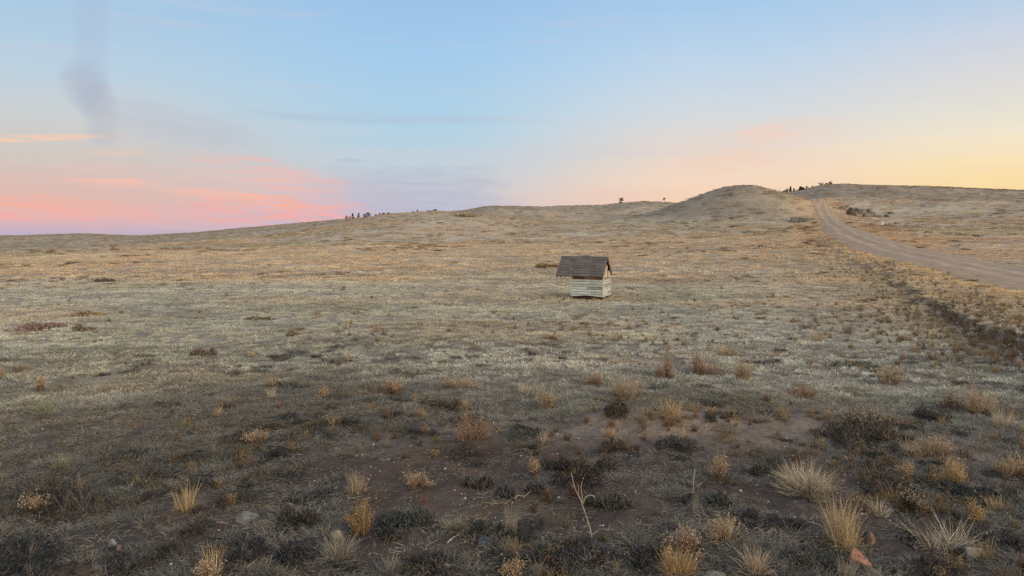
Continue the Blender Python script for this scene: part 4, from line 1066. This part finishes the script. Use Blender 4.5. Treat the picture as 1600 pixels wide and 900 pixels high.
# ------------------------------------------------------------------ the little well house
hx, hy, hz = unproject(893.5, 465.5); D0 = math.hypot(hx, hy)
TH = R(20.6); HR = bpy.data.objects.new('well_house', None); COL.objects.link(HR)
PM = math.hypot(D0, CAM_H) / FPX                        # metres per pixel at the house
LX = 47 * PM / math.cos(R(15)); LY = LX * .98
HR.location = (hx, hy, hz); HR.rotation_euler = (R(.6), R(.8), -TH)
tag(HR, 'small weathered well house with brown shingled roof and pale lap siding', 'well house')
SID = (.385, .445, .43)
H0, H1 = .085, .71
def lap_wall(name, length, place, col, seed, ragged=True):
    mb = MB(); g = np.random.default_rng(seed); nb = 7; bh = (H1 - H0) / nb
    for i in range(nb):
        z0 = H0 + i * bh; cuts = sorted([0, length] + [float(q) for q in g.uniform(.2, length - .2, 1 if i % 2 else 0)])
        for a_, b_ in zip(cuts[:-1], cuts[1:]):
            c = np.array(col) * g.uniform(.84, 1.12)
            if g.uniform() < .18: c = np.array([.24, .225, .20])
            lo = z0 - .012; 
            s_ = 8; xs = np.linspace(a_ + .002, b_ - .002, s_)
            sag = g.normal(0, .0025, s_)
            if i == 0 and ragged: sag = sag + .045 * np.sin((xs / length) * math.pi) ** 2 * np.where(xs > .25, 1, .2) + g.normal(0, .008, s_)
            V = []
            for x_, sg in zip(xs, sag):
                V += [place(x_, .030, lo + sg), place(x_, .008, z0 + bh - .024), place(x_, -.002, z0 + bh - .024), place(x_, .018, lo + sg)]
            F = []
            for k_ in range(s_ - 1):
                for e in range(4): F.append([4 * k_ + e, 4 * k_ + (e + 1) % 4, 4 * k_ + 4 + (e + 1) % 4, 4 * k_ + 4 + e])
            F += [[0, 3, 2, 1], [4 * s_ - 4, 4 * s_ - 3, 4 * s_ - 2, 4 * s_ - 1]]
            mb.add(V, F, np.tile(c, (len(V), 1)) * g.uniform(.93, 1.07, (len(V), 1)))
    return link(name, mb.mesh(name, M_PAINT), (0, 0, 0), 0, HR)
lap_wall('wall', LX, lambda x, o, z: (x, -o, z), SID, 1)
lap_wall('wall', LY, lambda x, o, z: (LX + o, x, z), (.40, .405, .365), 2, False)  # lit side: warm light put into this wall's colour
lap_wall('wall', LX, lambda x, o, z: (x, LY + o, z), SID, 3, False)
lap_wall('wall', LY, lambda x, o, z: (-o, x, z), SID, 4, False)
def hbox(name, lo, hi, col, mat=M_WOOD, jit=.002, parent=None):
    mb = MB(); box(mb, lo, hi, col, jit); return link(name, mb.mesh(name, mat), (0, 0, 0), 0, parent or HR)
for (cx, cy) in ((-.026, -.026), (LX - .016, -.030), (LX - .016, LY - .012), (-.026, LY - .012)):
    hbox('corner_board', (cx, cy, H0 - .01), (cx + .046, cy + .046, H1 + .05), (.40, .42, .375), M_PAINT)
hbox('foundation_beam', (.03, .035, -.08), (LX - .03, .12, H0 + .01), (.045, .03, .02))
hbox('foundation_beam', (LX - .14, .12, -.08), (LX - .05, LY - .02, H0 + .01), (.045, .03, .02))
hbox('foundation_beam', (.03, LY - .12, -.08), (LX - .15, LY - .03, H0 + .01), (.05, .035, .025))
# inner lining closing the gaps, dark to paint the shade lines under the laps
hbox('shade_lining', (.012, .012, H0 + .02), (LX - .012, LY - .012, H1 + .06), (.05, .036, .028))
for i, (x0, x1, c) in enumerate(((.0, LX * .36, (.14, .085, .05)), (LX * .37, LX * .78, (.30, .235, .17)), (LX * .79, LX, (.22, .12, .07)))):
    hbox('frieze_board', (x0 + .004, -.012, H1 + .008), (x1 - .004, .012, H1 + .082), c)
# roof
EZ = .80; RZ = 1.455; YF = -.16; YR = LY * .5; XL = -.56; XR = LX + .035
slope_len = math.hypot(YR - YF, RZ - EZ); nrm = np.array([0, -(RZ - EZ), (YR - YF)]) / slope_len
def roof_side(name, front=True):
    mb = MB(); g = np.random.default_rng(21 if front else 22)
    yb = YF if front else LY + .10
    zb = EZ if front else RZ - (RZ - EZ) * ((yb - YR) / (YR - YF))
    e = np.array([0, yb, zb]); t = np.array([0, YR, RZ]); d = t - e; L = np.linalg.norm(d); d /= L
    nn = np.cross([1, 0, 0], d); nn = nn if nn[2] > 0 else -nn
    # deck
    def pt(x, s, o): return np.array([x, 0, 0]) + e + d * s + nn * o
    V = [pt(x, s, o) for o in (-.028, 0) for s in (0, L - .004) for x in (XL, XR)]
    F = [[0, 1, 3, 2], [4, 6, 7, 5], [0, 4, 5, 1], [2, 3, 7, 6], [0, 2, 6, 4], [1, 5, 7, 3]]
    mb.add(V, F, (.10, .068, .045))
    nc = 7; ch = L / nc
    for i in range(nc):
        x = XL - .012 - (0 if i % 2 == 0 else g.uniform(.05, .12)); s0 = i * ch - .012
        while x < XR + .010:
            w = g.uniform(.17, .24); x0 = max(x, XL - .012); x1 = min(x + w - .006, XR + .012); x += w
            if x1 - x0 < .02: continue
            c = np.array([.110, .100, .092]) * g.uniform(.82, 1.2)
            lift = g.uniform(.016, .024)
            q = g.normal(0, .003, 2)
            s1 = min(s0 + ch + .02, L)
            V = [pt(x0, s0 + q[0], lift), pt(x1, s0 + q[1], lift), pt(x1, s1, .008), pt(x0, s1, .008), pt(x0, s0 + q[0], lift - .010), pt(x1, s0 + q[1], lift - .010), pt(x1, s1, .002), pt(x0, s1, .002)]
            F = [[0, 1, 2, 3], [7, 6, 5, 4], [0, 4, 5, 1], [1, 5, 6, 2], [2, 6, 7, 3], [3, 7, 4, 0]]
            mb.add(V, F, c)
    return link(name, mb.mesh(name, M_SHINGLE), (0, 0, 0), 0, HR)
roof_side('roof_slope', True); roof_side('roof_slope', False)
mb = MB()
for sgn in (-1, 1):
    nx = 9; xs = np.linspace(XL - .014, XR + .014, nx + 1)
    for i in range(nx):
        c = np.array([.103, .094, .087]) * rng.uniform(.85, 1.15)
        dy = .075 * sgn; dz = -.075
        V = [(xs[i], YR, RZ + .036), (xs[i + 1], YR, RZ + .032), (xs[i + 1], YR + dy, RZ + .032 + dz), (xs[i], YR + dy, RZ + .036 + dz)]
        V = V + [(a, b, c_ - .009) for (a, b, c_) in V]
        mb.add(V, [[0, 1, 2, 3], [7, 6, 5, 4], [0, 4, 5, 1], [1, 5, 6, 2], [2, 6, 7, 3], [3, 7, 4, 0]], c)
link('ridge_cap', mb.mesh('ridge_cap', M_SHINGLE), (0, 0, 0), 0, HR)
# gable on the right: broken boards, dark gaps
mb = MB()
def tri_top(y): return RZ - .045 - abs(y - YR) * (RZ - EZ) / (YR - YF)
ys = np.linspace(.02, LY - .02, 8)
for i in range(7):
    y0, y1 = ys[i] + .004, ys[i + 1] - .004
    if i == 4: continue
    top0, top1 = tri_top(y0), tri_top(y1)
    if i in (3, 5): top0 -= .22; top1 -= .15
    c = np.array([.40, .33, .26]) * rng.uniform(.65, 1.15)
    V = [(LX - .006 + o, y, z) for o in (0, .018) for (y, z) in ((y0, H1 + .012), (y1, H1 + .012), (y1, max(top1, H1 + .03)), (y0, max(top0, H1 + .03)))]
    mb.add(V, [[0, 3, 2, 1], [4, 5, 6, 7], [0, 1, 5, 4], [1, 2, 6, 5], [2, 3, 7, 6], [3, 0, 4, 7]], c)
tag(link('gable', mb.mesh('gable', M_WOOD), (0, 0, 0), 0, HR), 'broken board gable with dark gaps')
mb = MB()
V = [(x, y, z) for x in (.0, .02) for (y, z) in ((.02, H1 + .06), (LY - .02, H1 + .06), (YR, tri_top(YR)))]
mb.add(V, [[0, 3, 4, 1], [1, 4, 5, 2], [2, 5, 3, 0]], (.16, .12, .09)); mb.f.append(np.array([[0, 1, 2], [3, 5, 4]]))
link('gable', mb.mesh('gable', M_WOOD), (0, 0, 0), 0, HR)
# barge boards and rafters, bracket under the long left eave
def beam(name, a, b, w, h, col):
    a = np.array(a, float); b = np.array(b, float); d = (b - a) / np.linalg.norm(b - a); s_ = np.array([1.0, 0, 0]) if abs(d[0]) < .9 else np.array([0, 1.0, 0])
    s_ = s_ - d * s_.dot(d); s_ /= np.linalg.norm(s_); t_ = np.cross(d, s_)
    V = [p_ + s_ * (w / 2 * i) + t_ * (h / 2 * j) for p_ in (a, b) for (i, j) in ((-1, -1), (1, -1), (1, 1), (-1, 1))]
    mb = MB(); mb.add(V, [[0, 3, 2, 1], [4, 5, 6, 7], [0, 1, 5, 4], [1, 2, 6, 5], [2, 3, 7, 6], [3, 0, 4, 7]], col)
    return link(name, mb.mesh(name, M_WOOD), (0, 0, 0), 0, HR)
for x_ in (XR - .012, XL + .012):
    beam('barge_board', (x_, YF + .02, EZ - .055), (x_, YR, RZ - .07), .02, .05, (.055, .036, .025))
    beam('barge_board', (x_, LY + .08, RZ - (RZ - EZ) * ((LY + .08 - YR) / (YR - YF)) - .065), (x_, YR + .002, RZ - .075), .02, .05, (.045, .03, .02))
for x_ in (-.40, -.20):
    beam('rafter', (x_, YF + .03, EZ - .045), (x_, YR, RZ - .07), .035, .05, (.13, .09, .06))
beam('purlin', (XL + .03, .03, EZ + .08), (.03, .03, EZ + .08), .05, .06, (.14, .10, .07))
beam('purlin', (XL + .03, LY - .03, EZ + .08), (.03, LY - .03, EZ + .08), .05, .06, (.14, .10, .07))
p0 = unproject(877, 463.6); p1 = unproject(894, 464.2); mb = MB(); d = p1 - p0
V = [np.array([0, 0, .03]) + d * t + np.array([o * .02, o * .09, z]) for t in (0, .98) for (o, z) in ((-1, -.03), (1, -.03), (1, .012), (-1, .012))]
mb.add(V, [[0, 3, 2, 1], [4, 5, 6, 7], [0, 1, 5, 4], [1, 2, 6, 5], [2, 3, 7, 6], [3, 0, 4, 7]], (.24, .20, .16))
tag(link('weathered_plank', mb.mesh('weathered_plank', M_WOOD), p0), 'grey weathered plank lying in the grass left of the well house', 'plank')


# ------------------------------------------------------------------ sky and light
SUN_AZ, SUN_EL = R(128), R(14)
def lin(c):
    c = np.array(c, float) / 255
    return tuple(np.where(c <= .04045, c / 12.92, ((c + .055) / 1.055) ** 2.4)) + (1,)

W = bpy.data.worlds.new('World'); SC.world = W; W.use_nodes = True
NT = W.node_tree; NT.nodes.clear()
class S:
    """tiny wrapper to write shader maths"""
    def __init__(self, s): self.s = s
    @staticmethod
    def op(o, *a, clamp=False):
        n = NT.nodes.new('ShaderNodeMath'); n.operation = o; n.use_clamp = clamp
        for i, q in enumerate(a):
            if isinstance(q, S): NT.links.new(q.s, n.inputs[i])
            else: n.inputs[i].default_value = q
        return S(n.outputs[0])
    def __add__(s, o): return S.op('ADD', s, o)
    def __radd__(s, o): return S.op('ADD', s, o)
    def __sub__(s, o): return S.op('SUBTRACT', s, o)
    def __rsub__(s, o): return S.op('SUBTRACT', o, s)
    def __mul__(s, o): return S.op('MULTIPLY', s, o)
    def __rmul__(s, o): return S.op('MULTIPLY', s, o)
    def __truediv__(s, o): return S.op('DIVIDE', s, o)
def smooth(x, a, b):
    n = NT.nodes.new('ShaderNodeMapRange'); n.interpolation_type = 'SMOOTHSTEP'
    NT.links.new(x.s, n.inputs[0]); n.inputs[1].default_value = a; n.inputs[2].default_value = b
    return S(n.outputs[0])
def mixc(f, a, b, mode='MIX'):
    n = NT.nodes.new('ShaderNodeMix'); n.data_type = 'RGBA'; n.blend_type = mode
    for s, q in ((0, f), (6, a), (7, b)):
        if isinstance(q, S): NT.links.new(q.s, n.inputs[s])
        elif s == 0: n.inputs[s].default_value = q
        else: n.inputs[s].default_value = q
    return S(n.outputs[2])
def ramp(f, stops):
    n = NT.nodes.new('ShaderNodeValToRGB'); e = n.color_ramp.elements
    while len(e) < len(stops): e.new(.5)
    for q, (p, c) in zip(e, stops):
        q.position = p; q.color = c
    NT.links.new(f.s, n.inputs[0])
    return S(n.outputs[0])
def noise(x, y, scale=1, detail=4, rough=.5):
    c = NT.nodes.new('ShaderNodeCombineXYZ'); NT.links.new(x.s, c.inputs[0]); NT.links.new(y.s, c.inputs[1])
    n = NT.nodes.new('ShaderNodeTexNoise'); n.inputs['Scale'].default_value = scale; n.inputs['Detail'].default_value = detail; n.inputs['Roughness'].default_value = rough
    NT.links.new(c.outputs[0], n.inputs['Vector'])
    return S(n.outputs['Fac'])

tc = NT.nodes.new('ShaderNodeTexCoord'); sx = NT.nodes.new('ShaderNodeSeparateXYZ'); NT.links.new(tc.outputs['Generated'], sx.inputs[0])
X, Y, Z = (S(sx.outputs[i]) for i in range(3))
DEG = 180 / math.pi
AZ = S.op('ARCTAN2', X, Y) * DEG
EL = S.op('ARCSINE', Z) * DEG
EF = S.op('DIVIDE', EL, 90.0, clamp=True)
def sky_ramp(*st, top=(.34, .50, .80)):
    return ramp(EF, [(e / 90, lin(c)) for e, c in st] + [(32 / 90, (.40, .58, .88, 1)), (1, top + (1,))])
RL = sky_ramp((0, (184, 174, 198)), (.5, (196, 176, 196)), (1.2, (222, 182, 184)), (2.8, (222, 185, 176)), (5.2, (210, 199, 192)), (8, (203, 208, 210)), (11, (186, 209, 226)), (14.6, (170, 202, 228)))
RC = sky_ramp((0, (192, 180, 206)), (1.6, (198, 191, 208)), (3.4, (206, 203, 208)), (5.3, (190, 207, 219)), (8.2, (177, 211, 231)), (12.7, (165, 205, 237)), (17.2, (156, 194, 232)))
RQ = sky_ramp((0, (247, 203, 178)), (2.6, (248, 210, 180)), (4.2, (246, 217, 193)), (6.5, (232, 216, 205)), (9, (213, 220, 225)), (12.6, (190, 214, 236)), (16.5, (166, 203, 236)))
RR_ = sky_ramp((0, (255, 214, 150)), (3.2, (253, 221, 163)), (4.8, (252, 228, 182)), (6.4, (244, 232, 207)), (8.2, (230, 226, 214)), (10, (222, 220, 220)), (12.4, (206, 214, 228)), (14.6, (184, 208, 232)))
glow = ramp(EF, [(0, (2.4, 1.55, .70, 1)), (8 / 90, (2.1, 1.5, .85, 1)), (20 / 90, (1.5, 1.25, .95, 1)), (42 / 90, (.85, .92, 1.05, 1)), (1, (.34, .50, .80, 1))])
base = mixc(smooth(AZ, -30, -6), RL, RC)
base = mixc(smooth(AZ, -7, 15), base, RQ)
base = mixc(smooth(AZ, 16, 33), base, RR_)
AZW = S.op('FLOORED_MODULO', AZ + 60.0, 360.0) - 60.0
base = mixc(smooth(AZW, 36, 85) * (1 - smooth(AZW, 200, 260)), base, glow)
# thin stretched cloud
warp = noise(AZ * .10, EL * .35, 1, 3)
st1 = noise(AZ * .06 + warp * .5, EL * .9 + AZ * .02, 1.0, 6, .6)
st2 = noise(AZ * .20 + warp * .8 + 4.0, EL * 2.4 + AZ * .12 + warp * 1.2, 1.0, 8, .68)
base = mixc(smooth(st1, .52, .75) * .28, base, lin((214, 204, 208)))
NZX = (noise(AZ * .35, EL * 1.1, 1.0, 5, .6) - .5)
NZY = (noise(AZ * .30 + 31.0, EL * 1.3, 1.0, 5, .6) - .5)
FINE = noise(AZ * .22 + warp * 1.5, EL * 4.2 + AZ * .22, 1.0, 8, .66)
def blob(b, az, el, ha, he, tilt, col, k_, soft=1.6, stre=.6):
    dx = (AZ - az + NZX * (ha * .9)) ; dy = EL - el - (AZ - az) * tilt + NZY * (he * 2.4)
    q = (dx * dx) * (1 / ha ** 2) + (dy * dy) * (1 / he ** 2)
    m = 1 - smooth(q, 0.0, soft * 1.9)
    m = m * ((1 - stre) + stre * smooth(st2, .43, .56)) * ((.30 + .70 * smooth(FINE, .43, .56)) if col[0] > col[2] + 30 else 1.0) * k_
    return mixc(m, b, lin(col))
for args in (
    # lavender and grey smudges
    (-7.5, 2.8, 5.5, 1.7, 0, (178, 184, 208), .7, 1.6, .35), (-12.5, 1.4, 4.5, .9, 0, (188, 184, 210), .5, 1.6, .2),
    (-28.3, 12.8, .6, 3.8, 0, (170, 185, 212), .36, 2.4, .1), (-28.6, 9.6, .85, .95, -.30, (168, 176, 195), .52, 2.4, .15), (-27.8, 7.9, .65, 1.1, -.3, (180, 180, 190), .45, 2.3, .15),
    (-23.2, 7.6, 3.2, .75, -.14, (188, 191, 206), .5, 2.3, .25), (-9.5, 8.6, 8, .35, 0, (178, 196, 217), .6, 1.6, .5), (-11.9, 5.6, .8, .14, 0, (170, 190, 214), .8, 1.6, .3),
    (-3, 6.0, 10, .5, .02, (206, 210, 216), .5, 1.6, .5),
    # pink bank low on the far side from the sun
    (-25, 2.0, 12, 2.0, 0, (226, 186, 178), .35, 1.7, .6), (-20, 1.7, 7, .55, 0, (240, 170, 166), .6, 1.6, .75), (-16.5, 1.9, 4.6, .9, -.05, (250, 172, 164), .95, 1.4, .8), (-19.0, 2.6, 3.5, .5, -.05, (252, 180, 160), .9, 1.4, .8),
    (-15.2, 3.9, 2.6, .6, -.05, (248, 178, 174), 1.0, 1.4, .6), (-13.6, 2.9, 1.8, .8, -.25, (240, 182, 184), .6, 1.4, .5), (-18.6, 5.0, 3.4, .55, -.12, (238, 186, 180), .8, 1.5, .5), (-20.8, 3.1, 2.8, .22, -.05, (254, 188, 166), .85, 1.5, .3),
    (-27, 3.65, 2.6, .24, 0, (253, 190, 170), .8, 1.5, .3), (-30.5, 2.1, 4.5, .40, -.06, (252, 174, 154), .85, 1.5, .35), (-32, 1.35, 3.6, .26, 0, (251, 166, 158), .8, 1.5, .4),
    (-22, 4.3, 6, .35, -.03, (228, 196, 186), .6, 1.5, .5),
    (-31.2, 6.30, 3.0, .17, .10, (252, 204, 168), .85, 1.4, .3), (-26.9, 5.6, 1.6, .22, .05, (240, 200, 180), .5, 1.5, .4),
    # peach clouds towards the glow
    (19.2, 7.4, 2.6, .6, .06, (247, 208, 190), .7, 1.5, .5), (15.6, 5.4, 3.4, .55, .10, (245, 208, 186), .65, 1.5, .5), (6, 3.0, 5, .6, 0, (240, 202, 190), .4, 1.6, .3),
    (27, 6.2, 6, .25, .02, (250, 226, 190), .5, 1.5, .5),
):
    base = blob(base, *args)
nz = NT.nodes.new('ShaderNodeTexSky'); nz.sky_type = 'NISHITA'; nz.sun_disc = False; nz.sun_elevation = SUN_EL; nz.sun_rotation = SUN_AZ
nzs = mixc(1.0, S(nz.outputs[0]), (.004, .004, .004, 1), 'MULTIPLY')
base = mixc(1.0, base, nzs, 'ADD')
bg = NT.nodes.new('ShaderNodeBackground'); NT.links.new(base.s, bg.inputs[0]); bg.inputs[1].default_value = .97
wo = NT.nodes.new('ShaderNodeOutputWorld'); NT.links.new(bg.outputs[0], wo.inputs[0])

sl = bpy.data.lights.new('evening_glow', 'SUN'); sl.energy = 2.7; sl.angle = R(60); sl.color = (1.0, .84, .66)
so = bpy.data.objects.new('evening_glow', sl); COL.objects.link(so)
from mathutils import Vector
so.rotation_euler = Vector((-math.sin(SUN_AZ) * math.cos(SUN_EL), -math.cos(SUN_AZ) * math.cos(SUN_EL), -math.sin(SUN_EL))).to_track_quat('-Z', 'Y').to_euler()

cd = bpy.data.cameras.new('camera'); cam = bpy.data.objects.new('camera', cd); COL.objects.link(cam)
cd.sensor_width = 36; cd.lens = FPX / 1600 * 36; cd.clip_start = .05; cd.clip_end = 12000
cam.location = (0, 0, CAM_H); cam.rotation_euler = (math.pi / 2 - PITCH, 0, 0)
SC.camera = cam
SC.render.engine = 'CYCLES'
SC.cycles.max_bounces = 5; SC.cycles.diffuse_bounces = 3; SC.cycles.glossy_bounces = 2; SC.cycles.transmission_bounces = 3; SC.cycles.transparent_max_bounces = 4
SC.cycles.use_denoising = False
SC.cycles.sample_clamp_indirect = 6
SC.view_settings.view_transform = 'Standard'; SC.view_settings.look = 'None'; SC.view_settings.exposure = 0; SC.view_settings.gamma = 1
